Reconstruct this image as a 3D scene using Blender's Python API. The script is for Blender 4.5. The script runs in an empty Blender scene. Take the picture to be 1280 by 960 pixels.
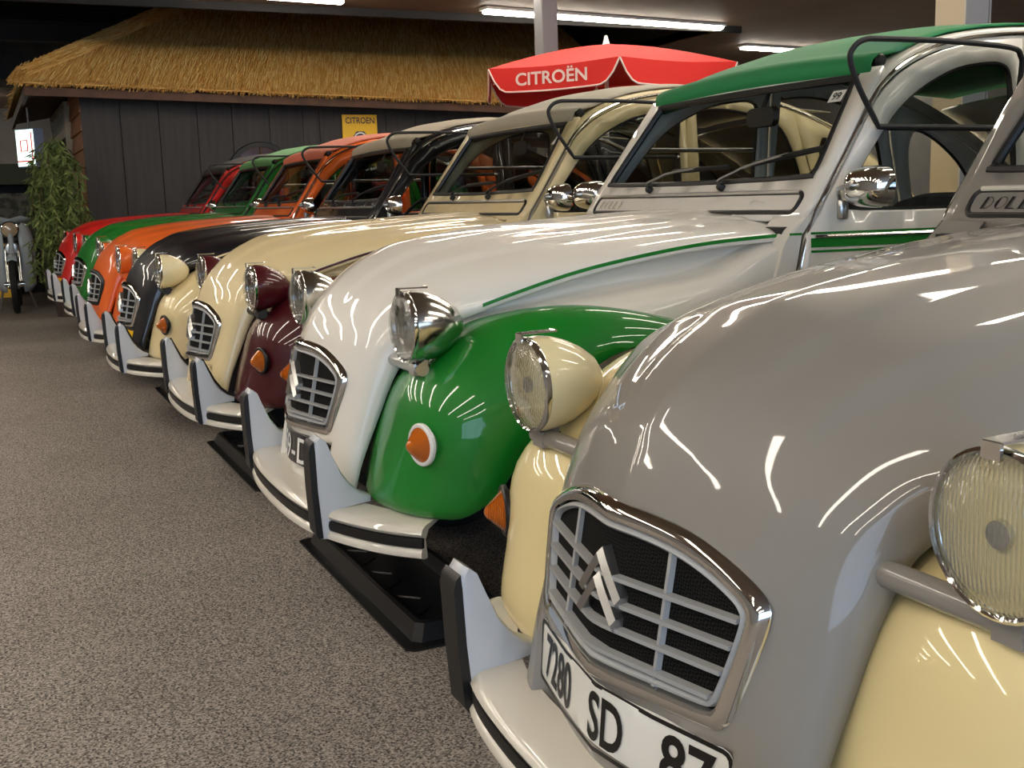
import bpy, bmesh, math, random
from mathutils import Vector, Matrix
from mathutils.geometry import delaunay_2d_cdt
random.seed(7)
R = math.radians
scene = bpy.context.scene
COL = scene.collection

# ------------------------------------------------------------------ camera
cam_d = bpy.data.cameras.new('camera'); cam = bpy.data.objects.new('camera', cam_d); COL.objects.link(cam)
PITCH, ROLL, YAW, FPX = R(9.50), R(-1.65), R(25.12), 1387.1
d = Vector((-math.cos(YAW)*math.cos(PITCH), math.sin(YAW)*math.cos(PITCH), -math.sin(PITCH)))
r0 = Vector((math.sin(YAW), math.cos(YAW), 0)); u0 = r0.cross(d)
rr = r0*math.cos(ROLL)+u0*math.sin(ROLL); uu = -r0*math.sin(ROLL)+u0*math.cos(ROLL)
M = Matrix((rr, uu, -d)).transposed().to_4x4(); M.translation = Vector((0, 0, 1.117))
cam.matrix_world = M
cam_d.sensor_width = 36; cam_d.lens = FPX/1280*36; cam_d.clip_start = .02
scene.camera = cam

# ------------------------------------------------------------------ world (daylight that comes in by the shop windows)
w = bpy.data.worlds.new('world'); scene.world = w; w.use_nodes = True
bg = w.node_tree.nodes['Background']; bg.inputs[0].default_value = (.52, .72, 1.0, 1); bg.inputs[1].default_value = 3.2
scene.view_settings.view_transform = 'Standard'; scene.view_settings.look = 'None'
scene.view_settings.gamma = 1; scene.view_settings.use_curve_mapping = False
scene.view_settings.exposure = 0.25
TUBE_POWER = 23.0

# ------------------------------------------------------------------ materials
def lin(c):
    return tuple((v/255/12.92 if v/255 <= .04045 else ((v/255+.055)/1.055)**2.4) for v in c)+(1,)
def mat(name, rgb, rough=.5, metal=0, coat=0, spec=.5, emit=0, bump=None, noise=None, coat_rough=.04):
    m = bpy.data.materials.new(name); m.use_nodes = True; nt = m.node_tree
    b = nt.nodes['Principled BSDF']; col = lin(rgb)
    b.inputs['Base Color'].default_value = col; b.inputs['Roughness'].default_value = rough
    b.inputs['Metallic'].default_value = metal; b.inputs['Coat Weight'].default_value = coat
    b.inputs['Coat Roughness'].default_value = coat_rough; b.inputs['Specular IOR Level'].default_value = spec
    if emit:
        b.inputs['Emission Color'].default_value = col; b.inputs['Emission Strength'].default_value = emit
    if noise or bump:
        tc = nt.nodes.new('ShaderNodeTexCoord')
    if noise:   # (scale, other colour, lo, hi)
        n = nt.nodes.new('ShaderNodeTexNoise'); n.inputs['Scale'].default_value = noise[0]; n.inputs['Detail'].default_value = 4
        mp = nt.nodes.new('ShaderNodeMapping'); mp.inputs['Scale'].default_value = noise[4] if len(noise) > 4 else (1, 1, 1)
        nt.links.new(tc.outputs['Object'], mp.inputs[0]); nt.links.new(mp.outputs[0], n.inputs['Vector'])
        cr = nt.nodes.new('ShaderNodeValToRGB'); e = cr.color_ramp.elements
        e[0].position = noise[2]; e[0].color = col; e[1].position = noise[3]; e[1].color = lin(noise[1])
        nt.links.new(n.outputs[0], cr.inputs[0]); nt.links.new(cr.outputs[0], b.inputs['Base Color'])
    if bump:    # (scale, strength)
        n2 = nt.nodes.new('ShaderNodeTexNoise'); n2.inputs['Scale'].default_value = bump[0]
        nt.links.new(tc.outputs['Object'], n2.inputs['Vector'])
        bp = nt.nodes.new('ShaderNodeBump'); bp.inputs['Strength'].default_value = bump[1]; bp.inputs['Distance'].default_value = .01
        nt.links.new(n2.outputs[0], bp.inputs['Height']); nt.links.new(bp.outputs[0], b.inputs['Normal'])
    return m
def paint(name, rgb, rough=.45):
    return mat(name, rgb, rough=rough, coat=.8, coat_rough=.03, spec=.25)
def glass(name, tint, gloss=1.0):
    m = bpy.data.materials.new(name); m.use_nodes = True; nt = m.node_tree
    for n in list(nt.nodes): nt.nodes.remove(n)
    o = nt.nodes.new('ShaderNodeOutputMaterial'); mx = nt.nodes.new('ShaderNodeMixShader')
    t = nt.nodes.new('ShaderNodeBsdfTransparent'); t.inputs[0].default_value = tint+(1,)
    g = nt.nodes.new('ShaderNodeBsdfGlossy'); g.inputs['Roughness'].default_value = .02
    f = nt.nodes.new('ShaderNodeLayerWeight'); f.inputs[0].default_value = .5
    pw = nt.nodes.new('ShaderNodeMath'); pw.operation = 'POWER'; pw.inputs[1].default_value = 4
    mr = nt.nodes.new('ShaderNodeMapRange'); mr.inputs[3].default_value = .045; mr.inputs[4].default_value = .95
    nt.links.new(f.outputs['Facing'], pw.inputs[0]); nt.links.new(pw.outputs[0], mr.inputs[0])
    ml = nt.nodes.new('ShaderNodeMath'); ml.operation = 'MULTIPLY'; ml.inputs[1].default_value = gloss
    nt.links.new(mr.outputs[0], ml.inputs[0]); nt.links.new(ml.outputs[0], mx.inputs[0])
    nt.links.new(t.outputs[0], mx.inputs[1]); nt.links.new(g.outputs[0], mx.inputs[2]); nt.links.new(mx.outputs[0], o.inputs[0])
    return m
MT = {}
MT['chrome'] = mat('chrome', (215, 215, 212), rough=.07, metal=1)
MT['satin'] = mat('satin_chrome', (205, 205, 200), rough=.16, metal=1)
MT['brushed'] = mat('brushed_metal', (190, 190, 188), rough=.28, metal=1)
MT['rubber'] = mat('black_rubber', (16, 16, 17), rough=.45)
MT['tyre'] = mat('tyre_rubber', (18, 18, 18), rough=.75)
MT['black'] = mat('matt_black', (10, 10, 11), rough=.8)
MT['trim'] = mat('dark_trim', (24, 24, 26), rough=.6)
MT['glass'] = glass('window_glass', (.70, .72, .70), .5)
MT['plastic'] = mat('grey_grille_plastic', (158, 160, 160), rough=.4)
MT['amber'] = mat('amber_lens', (226, 118, 14), rough=.12, coat=1)
MT['amber'].node_tree.nodes['Principled BSDF'].inputs['Transmission Weight'].default_value = .35
MT['bumper'] = paint('bumper_cream_grey', (214, 209, 196))
MT['overrider'] = mat('overrider_grey', (196, 200, 205), rough=.35, coat=.4)
MT['reflector'] = mat('reflector', (242, 244, 246), rough=.10, metal=1)
MT['white'] = paint('white_enamel', (230, 230, 226))
MT['seat'] = mat('seat_cloth', (38, 40, 42), rough=.9, bump=(300, .3))
MT['steel_wheel'] = mat('wheel_paint', (190, 188, 180), rough=.4)
def mesh_mat():
    m = mat('grille_mesh', (26, 26, 27), rough=.7, spec=.08); nt = m.node_tree; b = nt.nodes['Principled BSDF']
    tc = nt.nodes.new('ShaderNodeTexCoord'); mp = nt.nodes.new('ShaderNodeMapping'); mp.inputs['Rotation'].default_value = (0, R(45), 0)
    nt.links.new(tc.outputs['Object'], mp.inputs[0])
    ck = nt.nodes.new('ShaderNodeTexChecker'); ck.inputs['Scale'].default_value = 330
    ck.inputs[1].default_value = (.014, .0135, .013, 1); ck.inputs[2].default_value = (.002, .002, .002, 1)
    nt.links.new(mp.outputs[0], ck.inputs[0]); nt.links.new(ck.outputs[0], b.inputs['Base Color'])
    return m
MT['mesh'] = mesh_mat()
def lens_mat():
    m = bpy.data.materials.new('ribbed_lens'); m.use_nodes = True; nt = m.node_tree
    for n in list(nt.nodes): nt.nodes.remove(n)
    o = nt.nodes.new('ShaderNodeOutputMaterial'); mx = nt.nodes.new('ShaderNodeMixShader'); mx2 = nt.nodes.new('ShaderNodeMixShader')
    t = nt.nodes.new('ShaderNodeBsdfTransparent'); t.inputs[0].default_value = (.93, .94, .94, 1)
    g = nt.nodes.new('ShaderNodeBsdfGlossy'); g.inputs['Roughness'].default_value = .06
    tr = nt.nodes.new('ShaderNodeBsdfTranslucent'); tr.inputs[0].default_value = (.8, .82, .82, 1)
    f = nt.nodes.new('ShaderNodeLayerWeight'); f.inputs[0].default_value = .5
    pw = nt.nodes.new('ShaderNodeMath'); pw.operation = 'POWER'; pw.inputs[1].default_value = 4
    mr = nt.nodes.new('ShaderNodeMapRange'); mr.inputs[3].default_value = .045; mr.inputs[4].default_value = .95
    nt.links.new(f.outputs['Facing'], pw.inputs[0]); nt.links.new(pw.outputs[0], mr.inputs[0])
    tc = nt.nodes.new('ShaderNodeTexCoord'); wv = nt.nodes.new('ShaderNodeTexWave'); wv.inputs['Scale'].default_value = 58; wv.inputs['Distortion'].default_value = 1.2; wv.inputs['Detail Scale'].default_value = 3
    bp = nt.nodes.new('ShaderNodeBump'); bp.inputs['Strength'].default_value = .6; bp.inputs['Distance'].default_value = .003
    rm = nt.nodes.new('ShaderNodeMapRange'); rm.inputs[1].default_value = .35; rm.inputs[2].default_value = 1; rm.inputs[3].default_value = .0; rm.inputs[4].default_value = .10
    nt.links.new(tc.outputs['Object'], wv.inputs[0]); nt.links.new(wv.outputs[1], bp.inputs['Height']); nt.links.new(wv.outputs[1], rm.inputs[0])
    nt.links.new(bp.outputs[0], g.inputs['Normal']); nt.links.new(bp.outputs[0], f.inputs['Normal'])
    nt.links.new(rm.outputs[0], mx2.inputs[0]); nt.links.new(t.outputs[0], mx2.inputs[1]); nt.links.new(tr.outputs[0], mx2.inputs[2])
    nt.links.new(mr.outputs[0], mx.inputs[0]); nt.links.new(mx2.outputs[0], mx.inputs[1]); nt.links.new(g.outputs[0], mx.inputs[2]); nt.links.new(mx.outputs[0], o.inputs[0])
    return m
MT['lens'] = lens_mat()

# ------------------------------------------------------------------ mesh helpers: each returns (verts, faces)
def merge(*parts):
    V, F = [], []
    for v, f in parts:
        n = len(V); V += [tuple(p) for p in v]; F += [tuple(i+n for i in q) for q in f]
    return V, F
def grid(rows, cu=False, cv=False):
    n, m = len(rows), len(rows[0]); V = [tuple(p) for r_ in rows for p in r_]; F = []
    for i in range(n if cu else n-1):
        for j in range(m if cv else m-1):
            a, b = i*m+j, i*m+(j+1) % m; c, e = ((i+1) % n)*m+(j+1) % m, ((i+1) % n)*m+j
            F.append((a, b, c, e))
    return V, F
def cr(pts, n, closed=False):
    P = [Vector(p) for p in pts]; out = []; N = len(P)
    for i in range(N if closed else N-1):
        if closed: p0, p1, p2, p3 = P[i-1], P[i], P[(i+1) % N], P[(i+2) % N]
        else: p0, p1, p2, p3 = P[max(i-1, 0)], P[i], P[i+1], P[min(i+2, N-1)]
        for k in range(n):
            t = k/n
            out.append(.5*((2*p1)+(p2-p0)*t+(2*p0-5*p1+4*p2-p3)*t*t+(3*p1-p0-3*p2+p3)*t**3))
    if not closed: out.append(P[-1].copy())
    return out
def sweep(path, prof, closed=False, up=(0, 0, 1), cap=True, pclosed=True):
    """profile points (a,b): a along side = tangent x up, b along true up"""
    P = [Vector(p) for p in path]; N = len(P); rows = []; up = Vector(up)
    for i in range(N):
        if closed: t = (P[(i+1) % N]-P[i-1])
        else: t = P[min(i+1, N-1)]-P[max(i-1, 0)]
        t.normalize(); s = t.cross(up)
        if s.length < 1e-4: s = t.cross(Vector((1, 0, .3)))
        s.normalize(); b = s.cross(t)
        rows.append([P[i]+s*a+b*c for a, c in prof])
    V, F = grid(rows, cu=closed, cv=pclosed)
    if cap and not closed and pclosed:
        m = len(prof); F.append(tuple(range(m))[::-1]); F.append(tuple((N-1)*m+k for k in range(m)))
    return V, F
def tube(path, rad, n=8, closed=False, up=(0, 0, 1)):
    return sweep(path, [(rad*math.cos(2*math.pi*k/n), rad*math.sin(2*math.pi*k/n)) for k in range(n)], closed, up)
def lathe(prof, n=24, axis='y', ends=True):
    """profile (radius, height along axis)"""
    rows = []
    for r_, h in prof:
        row = []
        for k in range(n):
            a = 2*math.pi*k/n; c, s = r_*math.cos(a), r_*math.sin(a)
            row.append({'y': (c, h, s), 'z': (c, s, h), 'x': (h, c, s)}[axis])
        rows.append(row)
    V, F = grid(rows, cv=True); m = n
    if ends:
        F.append(tuple(range(m))); F.append(tuple((len(rows)-1)*m+k for k in range(m))[::-1])
    return V, F
def box(x0, x1, y0, y1, z0, z1):
    V = [(x, y, z) for x in (x0, x1) for y in (y0, y1) for z in (z0, z1)]
    return V, [(0, 1, 3, 2), (4, 6, 7, 5), (0, 4, 5, 1), (2, 3, 7, 6), (0, 2, 6, 4), (1, 5, 7, 3)]
def prism(poly, f0, f1):
    n = len(poly); V = [f0(*p) for p in poly]+[f1(*p) for p in poly]
    F = [tuple(range(n))[::-1], tuple(range(n, 2*n))]+[(i, (i+1) % n, n+(i+1) % n, n+i) for i in range(n)]
    return V, F
def xf(part, fn):
    return [tuple(fn(*p)) for p in part[0]], part[1]
def mv(part, x=0, y=0, z=0): return xf(part, lambda a, b, c: (a+x, b+y, c+z))
def rot(part, mtx): return xf(part, lambda a, b, c: mtx @ Vector((a, b, c)))
def flipx(part): return [(-x, y, z) for x, y, z in part[0]], [tuple(reversed(f)) for f in part[1]]
def rrect(x0, x1, z0, z1, r_, n=4):
    out = []
    for cx, cz, a0 in ((x1-r_, z1-r_, 0), (x0+r_, z1-r_, 90), (x0+r_, z0+r_, 180), (x1-r_, z0+r_, 270)):
        for k in range(n+1):
            a = R(a0+90*k/n); out.append((cx+r_*math.cos(a), cz+r_*math.sin(a)))
    return out
def inside(p, poly):
    c = False; x, y = p; j = len(poly)-1
    for i in range(len(poly)):
        a, b = poly[i], poly[j]
        if (a[1] > y) != (b[1] > y) and x < (b[0]-a[0])*(y-a[1])/(b[1]-a[1])+a[0]: c = not c
        j = i
    return c
def panel(outer, holes, fn, step=.06):
    """2-D region with holes, sampled and mapped through fn(a,b)->xyz"""
    P, E = [], []
    for loop in [outer]+holes:
        n0 = len(P); n = len(loop)
        for p in loop: P.append(Vector((p[0], p[1])))
        E += [(n0+i, n0+(i+1) % n) for i in range(n)]
    xs = [p[0] for p in outer]; ys = [p[1] for p in outer]
    bd = [(p[0], p[1]) for l in [outer]+holes for p in l]
    a = min(xs)+step/2
    while a < max(xs):
        b = min(ys)+step/2
        while b < max(ys):
            if inside((a, b), outer) and not any(inside((a, b), h) for h in holes) and min((a-q[0])**2+(b-q[1])**2 for q in bd) > (step*.35)**2:
                P.append(Vector((a, b)))
            b += step
        a += step
    v, e, f, *_ = delaunay_2d_cdt(P, E, [], 0, 1e-5)
    F = []
    for q in f:
        c = sum((v[i] for i in q), Vector((0, 0)))/len(q)
        if inside(c, outer) and not any(inside(c, h) for h in holes): F.append(tuple(q))
    return [tuple(fn(p.x, p.y)) for p in v], F
def mesh(name, part, smooth=True, angle=40):
    me = bpy.data.meshes.new(name); me.from_pydata([tuple(p) for p in part[0]], [], part[1]); me.update()
    bm = bmesh.new(); bm.from_mesh(me); bmesh.ops.remove_doubles(bm, verts=bm.verts, dist=1e-6); bmesh.ops.recalc_face_normals(bm, faces=bm.faces); bm.to_mesh(me); bm.free()
    if smooth:
        me.polygons.foreach_set('use_smooth', [True]*len(me.polygons)); me.set_sharp_from_angle(angle=R(angle))
    return me
def obj(name, part, m, parent=None, smooth=True, angle=40, solid=0, loc=None, subsurf=0):
    me = part if isinstance(part, bpy.types.Mesh) else mesh(name, part, smooth, angle)
    o = bpy.data.objects.new(name, me); COL.objects.link(o)
    if not me.materials: me.materials.append(m)
    else:
        o.material_slots[0].link = 'OBJECT'; o.material_slots[0].material = m
    if parent: o.parent = parent
    if loc: o.location = loc
    if subsurf:
        s = o.modifiers.new('sub', 'SUBSURF'); s.levels = s.render_levels = subsurf
    if solid:
        s = o.modifiers.new('solid', 'SOLIDIFY'); s.thickness = solid; s.offset = -1
    return o
def tag(o, label, cat, group=None):
    o['label'] = label; o['category'] = cat
    if group: o['group'] = group
    return o
def empty(name, loc=(0, 0, 0), rz=0):
    o = bpy.data.objects.new(name, None); COL.objects.link(o); o.location = loc; o.rotation_euler = (0, 0, rz); o.empty_display_size = .1
    return o
def struct(name, part, m, smooth=False, parent=None):
    o = obj(name, part, m, parent, smooth)
    if not parent: o['kind'] = 'structure'
    return o
def textpart(s, size=1.0, bold=0.0):
    cu = bpy.data.curves.new('t', 'FONT'); cu.body = s; cu.size = size; cu.align_x = 'CENTER'; cu.align_y = 'CENTER'; cu.offset = bold; cu.resolution_u = 4
    o = bpy.data.objects.new('t', cu); COL.objects.link(o)
    dg = bpy.context.evaluated_depsgraph_get(); dg.update()
    me = bpy.data.meshes.new_from_object(o.evaluated_get(dg))
    V = [tuple(v.co) for v in me.vertices]; F = [tuple(p.vertices) for p in me.polygons]
    bpy.data.objects.remove(o); bpy.data.curves.remove(cu); bpy.data.meshes.remove(me)
    return V, F
def fit_text(s, w_, h_, bold=0.0):
    V, F = textpart(s, 1.0, bold); xs = [v[0] for v in V]; ys = [v[1] for v in V]
    x0, x1, y0, y1 = min(xs), max(xs), min(ys), max(ys)
    return [((x-(x0+x1)/2)/(x1-x0)*w_, (y-(y0+y1)/2)/(y1-y0)*h_, 0) for x, y, z in V], F

# ------------------------------------------------------------------ room shell
def carpet():
    m = mat('carpet', (120, 112, 106), rough=.95, spec=.15); nt = m.node_tree; b = nt.nodes['Principled BSDF']
    tc = nt.nodes.new('ShaderNodeTexCoord')
    n = nt.nodes.new('ShaderNodeTexNoise'); n.inputs['Scale'].default_value = 140; n.inputs['Detail'].default_value = 2; n.inputs['Roughness'].default_value = .75
    nt.links.new(tc.outputs['Object'], n.inputs['Vector'])
    c = nt.nodes.new('ShaderNodeValToRGB'); e = c.color_ramp.elements
    e[0].position = .30; e[0].color = lin((64, 60, 57)); e[1].position = .70; e[1].color = lin((184, 175, 166))
    n3 = nt.nodes.new('ShaderNodeTexNoise'); n3.inputs['Scale'].default_value = 330; n3.inputs['Detail'].default_value = 1
    nt.links.new(tc.outputs['Object'], n3.inputs['Vector'])
    sn = nt.nodes.new('ShaderNodeVectorMath'); sn.operation = 'SNAP'; sn.inputs[1].default_value = (.0042, .0042, .0042)
    wnz = nt.nodes.new('ShaderNodeTexWhiteNoise'); nt.links.new(tc.outputs['Object'], sn.inputs[0]); nt.links.new(sn.outputs[0], wnz.inputs['Vector'])
    av = nt.nodes.new('ShaderNodeMix'); av.inputs[0].default_value = .35; nt.links.new(n.outputs[0], av.inputs[2]); nt.links.new(wnz.outputs[0], av.inputs[3])
    nt.links.new(av.outputs[0], c.inputs[0])
    n2 = nt.nodes.new('ShaderNodeTexNoise'); n2.inputs['Scale'].default_value = 1.3; n2.inputs['Detail'].default_value = 5
    nt.links.new(tc.outputs['Object'], n2.inputs['Vector'])
    c2 = nt.nodes.new('ShaderNodeValToRGB'); e = c2.color_ramp.elements
    e[0].position = .3; e[0].color = (.84, .83, .82, 1); e[1].position = .7; e[1].color = (1, 1, 1, 1)
    nt.links.new(n2.outputs[0], c2.inputs[0])
    mx = nt.nodes.new('ShaderNodeMix'); mx.data_type = 'RGBA'; mx.blend_type = 'MULTIPLY'; mx.inputs[0].default_value = 1
    nt.links.new(c.outputs[0], mx.inputs[6]); nt.links.new(c2.outputs[0], mx.inputs[7]); nt.links.new(mx.outputs[2], b.inputs['Base Color'])
    return m
MT['ceil'] = mat('brown_ceiling', (126, 105, 84), rough=.6, noise=(1.2, (116, 93, 76), .35, .65))
MT['darkceil'] = mat('dark_steel_deck', (34, 33, 32), rough=.8)
MT['plaster'] = mat('beige_plaster', (146, 142, 136), rough=.85, noise=(2, (136, 132, 127), .4, .6))
MT['steel'] = mat('grey_painted_steel', (112, 112, 114), rough=.45)
MT['steel2'] = mat('cream_painted_steel', (170, 158, 138), rough=.45)
ZC = 3.1
struct('floor', box(-24, 5, -6, 13, -.05, 0), carpet())
struct('ceiling', box(-11.5, 5, -6, 13, ZC, ZC+.12), MT['ceil'])
struct('ceiling', box(-24, -11.5, 8.6, 13, ZC, ZC+.12), MT['ceil'])
struct('ceiling', box(-24, -20.0, -6, 1.0, ZC, ZC+.12), MT['ceil'])
struct('ceiling', box(-24, -11.5, -6, 8.6, 4.4, 4.5), MT['darkceil'])
struct('wall_left', box(-24.1, -24, -6, 13, 0, 5.3), MT['plaster'])
struct('wall_back', box(-24, 5, 13, 13.1, 0, 5.3), MT['plaster'])
struct('wall_front', box(-24, 5, -6.1, -6, 0, 5.3), MT['plaster'])
struct('wall_right', merge(box(5, 5.1, -6, 13, 0, .15), box(5, 5.1, -6, 13, 2.9, 5.3), box(5, 5.1, -6, -5.2, .15, 2.9), box(5, 5.1, 9, 13, .15, 2.9)), MT['plaster'])
struct('added_shade_lip', box(-11.52, -11.46, -6, 8.6, 3.025, 3.1), MT['darkceil'])  # lip added below the ceiling edge to keep strip light off the upper thatch
struct('trim_1', box(-11.55, -11.5, -6, 8.6, 3.12, 4.4), MT['darkceil'])
struct('trim_2', box(-24, -11.55, 8.6, 8.65, 3.12, 4.4), MT['darkceil'])
# glazed shop front on the side that gives the bluish daylight on the cars' flanks (outside the picture)
wn = empty('window_right_offscreen', (5.05, 2.4, .15)); wn['kind'] = 'structure'
for k in range(7): obj('mullion', mv(box(-.04, .04, -.03, .03, 0, 2.75), 0, -6.6+2.2*k, 0), MT['white'], wn, smooth=False)
# dark deck above the void: ribs and a beam, as seen over the thatch
deck = empty('roof_deck', (-17, 0, 4.39)); deck['kind'] = 'structure'
for k in range(30): obj('deck_rib', mv(box(-.03, .03, -5.5, 7.5, -.06, 0), -5.5+k*.4), MT['darkceil'], deck, smooth=False)
MT['beam'] = mat('dark_beam', (52, 52, 54), rough=.6)
tag(obj('roof_beam', merge(box(-18.1, -17.9, -6, 8.6, 3.55, 3.59), box(-18.1, -17.9, -6, 8.6, 3.80, 3.84), box(-18.01, -17.99, -6, 8.6, 3.59, 3.80)), MT['beam'], smooth=False), 'dark steel beam under the roof deck behind the thatched house', 'beam')

# ------------------------------------------------------------------ ceiling strip lights (run across the hall, parallel to the cars)
MT['tube'] = mat('lit_tube', (255, 244, 228), emit=TUBE_POWER)
MT['housing'] = mat('lamp_housing', (225, 222, 214), rough=.4)
lh = mesh('housing', box(-.085, .085, -1.65, 1.65, -.03, .0), False)
lt = mesh('tube', xf(lathe([(.0, -1.62), (.055, -1.62), (.055, 1.62), (0, 1.62)], 12, 'y', False), lambda x, y, z: (x*1.25, y, z*.45-.045)))
def strip(x, y, z=ZC, label=None, rz=6, ln=1.0, off=False):
    e = empty('strip_light_offscreen' if off else 'strip_light', (x, y, z-.004), R(rz)); e.scale.y = ln
    tag(e, label or 'long white fluorescent strip light on the brown ceiling above the cars', 'ceiling light', 'fluorescent strip lights')
    obj('housing', lh, MT['housing'], e); obj('tube', lt, MT['tube'], e)
strip(-11.2, 6.6, label='long white strip light at the ceiling edge beside the thatched roof')
strip(-12.98, 11.25, label='white strip light in the brown ceiling beyond the parasol')
strip(-21.4, -1.16, label='white strip light seen past the thatched eave above the stall', rz=0)
strip(-10.81, 2.71, ln=.42, label='short white strip light at the ceiling edge over the thatched roof'); strip(-10.6, -3.1, off=True)
for x in (-9.4, -7.6, -5.8, -4.0, -2.2, -.4, 1.4, 3.2):
    for y in (-2.2, 4.3 if x > -9 else 3.7): strip(x-.1*(y-.8), y, off=True)

# ------------------------------------------------------------------ steel columns behind the cars
tag(obj('steel_column', prism(rrect(-.085, .085, -.085, .085, .012, 3), lambda a, b: (a-9.72, b+5.02, 0), lambda a, b: (a-9.72, b+5.02, ZC-.002)), MT['steel'], smooth=False), 'square grey steel column standing behind the red parasol', 'column')
cp = empty('steel_column', (-4.16, 4.45, 0)); tag(cp, 'pale painted steel column with grooved faces behind the green fabric roof', 'column')
zt = ZC-.002
obj('flange', box(-.09, .09, -.09, -.078, 0, zt), MT['steel2'], cp, False); obj('flange', box(-.09, .09, .078, .09, 0, zt), MT['steel'], cp, False)
obj('web', box(-.012, .085, -.078, .078, 0, zt), MT['steel'], cp, False)
# ------------------------------------------------------------------ the car (x: its left, y: rearward, z: up, origin under the nose)
PROTO = []          # (key, name, mesh, role, parent key, location, solidify, label)
def add(key, name, part, role, parent=None, loc=None, solid=0, angle=40, label=None):
    PROTO.append((key, name, part if isinstance(part, bpy.types.Mesh) else mesh(name, part, True, angle), role, parent, loc, solid, label)); return key

# --- bonnet: loft between centre line and side edge
CEN = [(0, .052, .36), (0, .075, .50), (0, .090, .58), (0, .108, .68), (0, .122, .745), (0, .148, .805), (0, .180, .853), (0, .25, .918), (0, .33, .962), (0, .42, .994), (0, .65, 1.026), (0, .9, 1.043), (0, 1.1, 1.053), (0, 1.285, 1.058)]
EDG = [(.318, .140, .355), (.32, .168, .46), (.322, .195, .53), (.325, .225, .60), (.328, .25, .66), (.33, .275, .705), (.335, .295, .738), (.35, .315, .765), (.385, .345, .792), (.42, .40, .827), (.467, .53, .876), (.507, .72, .93), (.535, 1.0, .975), (.552, 1.265, .993)]
MIX = [.3, .3, .3, .3, .28, .26, .24, .22, .2, .2, .15, .12, .1, .1]
def sm(a, b, x):
    t = max(0, min(1, (x-a)/(b-a))); return t*t*(3-2*t)
def G(x, z, dep=0.0):
    return (x, .077+.235*(math.sqrt(x*x+.0004)-.02)+.19*(z-.535)-dep, z)
def NP(x, z, dep=0.0):
    return (x, .083+.235*(math.sqrt(x*x+.004)-.0632)+.10*(z-.47)-dep, z)
half = [(0, .752), (.06, .7505), (.13, .742), (.19, .724), (.236, .702), (.255, .687), (.260, .668), (.252, .618), (.237, .552), (.229, .536), (.212, .529), (.12, .527), (0, .525)]
def gscale(x, z):
    """how far out towards the grille outline a point lies (1 = on it)"""
    best = 9.0; vx, vz = x, z-.635
    if abs(vx)+abs(vz) < 1e-4: return 0.0
    for (x0, z0), (x1, z1) in zip(half, half[1:]):
        ex, ez_ = x1-x0, z1-z0; den = vx*ez_-vz*ex
        if abs(den) < 1e-9: continue
        t = (x0*ez_-(z0-.635)*ex)/den; u = (x0*vz-(z0-.635)*vx)/den
        if t > 0 and -.001 <= u <= 1.001: best = min(best, 1/t)
    return best if best < 9 else 9.0
def bonnet():
    NS = 7; c = cr(CEN, NS); e = cr(EDG, NS); mx = cr([(m_, 0, 0) for m_ in MIX], NS); rows = []
    NT = 34
    for i in range(len(c)):
        s = i/(len(c)-1); half = []
        rib = sm(.38, .62, s)
        for k in range(NT+1):
            t = k/NT*math.pi/2; sx = math.sin(t); m_ = mx[i].x
            dv = m_*sx+(1-m_)*(1-max(math.cos(t), 0)**.62)
            p = c[i]+(e[i]-c[i])*dv; p.x = e[i].x*sx
            q = sx
            h = .0075*(1-sm(.30, .38, q))+.0075*(1-sm(.62, .70, q))
            p.z += rib*(h-.0075)
            ax = abs(p.x)     # dished behind the grille and the plate
            wg_ = 1-sm(.90, .97, gscale(ax, p.z)); wn_ = (1-sm(.232, .247, ax))*(1-sm(.505, .516, p.z))
            p.y += wg_*max(0, G(ax, p.z)[1]+.003-p.y)
            p.y += wn_*max(0, NP(ax, p.z)[1]+.002-p.y)
            half.append(p)
        rows.append([Vector((-p.x, p.y, p.z)) for p in reversed(half[1:])]+half)
    return grid(rows)
add('bonnet', 'bonnet', bonnet(), 'paint', solid=.004, angle=60)
# --- bonnet side panels under the eyebrow, with the long scoop
def bonnet_side():
    E_ = cr(EDG[8:], 6); rows = []
    for i, p in enumerate(E_):
        s = i/(len(E_)-1); scoop = .042*sm(0, .45, s)*(1-sm(.86, .99, s))
        zl = p.z-.012-.065*sm(.05, .75, s)*(1-sm(.80, .97, s))
        pts = [(p.x-.003, p.y, p.z+.003), (p.x-.008-scoop*.9, p.y, p.z-.002), (p.x-.012-scoop, p.y, p.z*.6+zl*.4), (p.x-.010-scoop*.9, p.y, zl+.010), (p.x+.002, p.y, zl), (p.x+.028, p.y, zl-.014), (min(.588, p.x+.066), p.y, zl-.055), (.592, p.y, .70-.08*s), (.58, p.y, .52)]
        if s < .35:
            k = 1-s/.35; pts = [(x-.11*k*(j > 5), y, z) for j, (x, y, z) in enumerate(pts)]
        rows.append(cr(pts, 4))
    return grid(rows)
bs = bonnet_side()
add('bsl', 'bonnet_side', bs, 'paint', solid=.003, angle=32); add('bsr', 'bonnet_side', flipx(bs), 'paint', solid=.003, angle=32)
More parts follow.
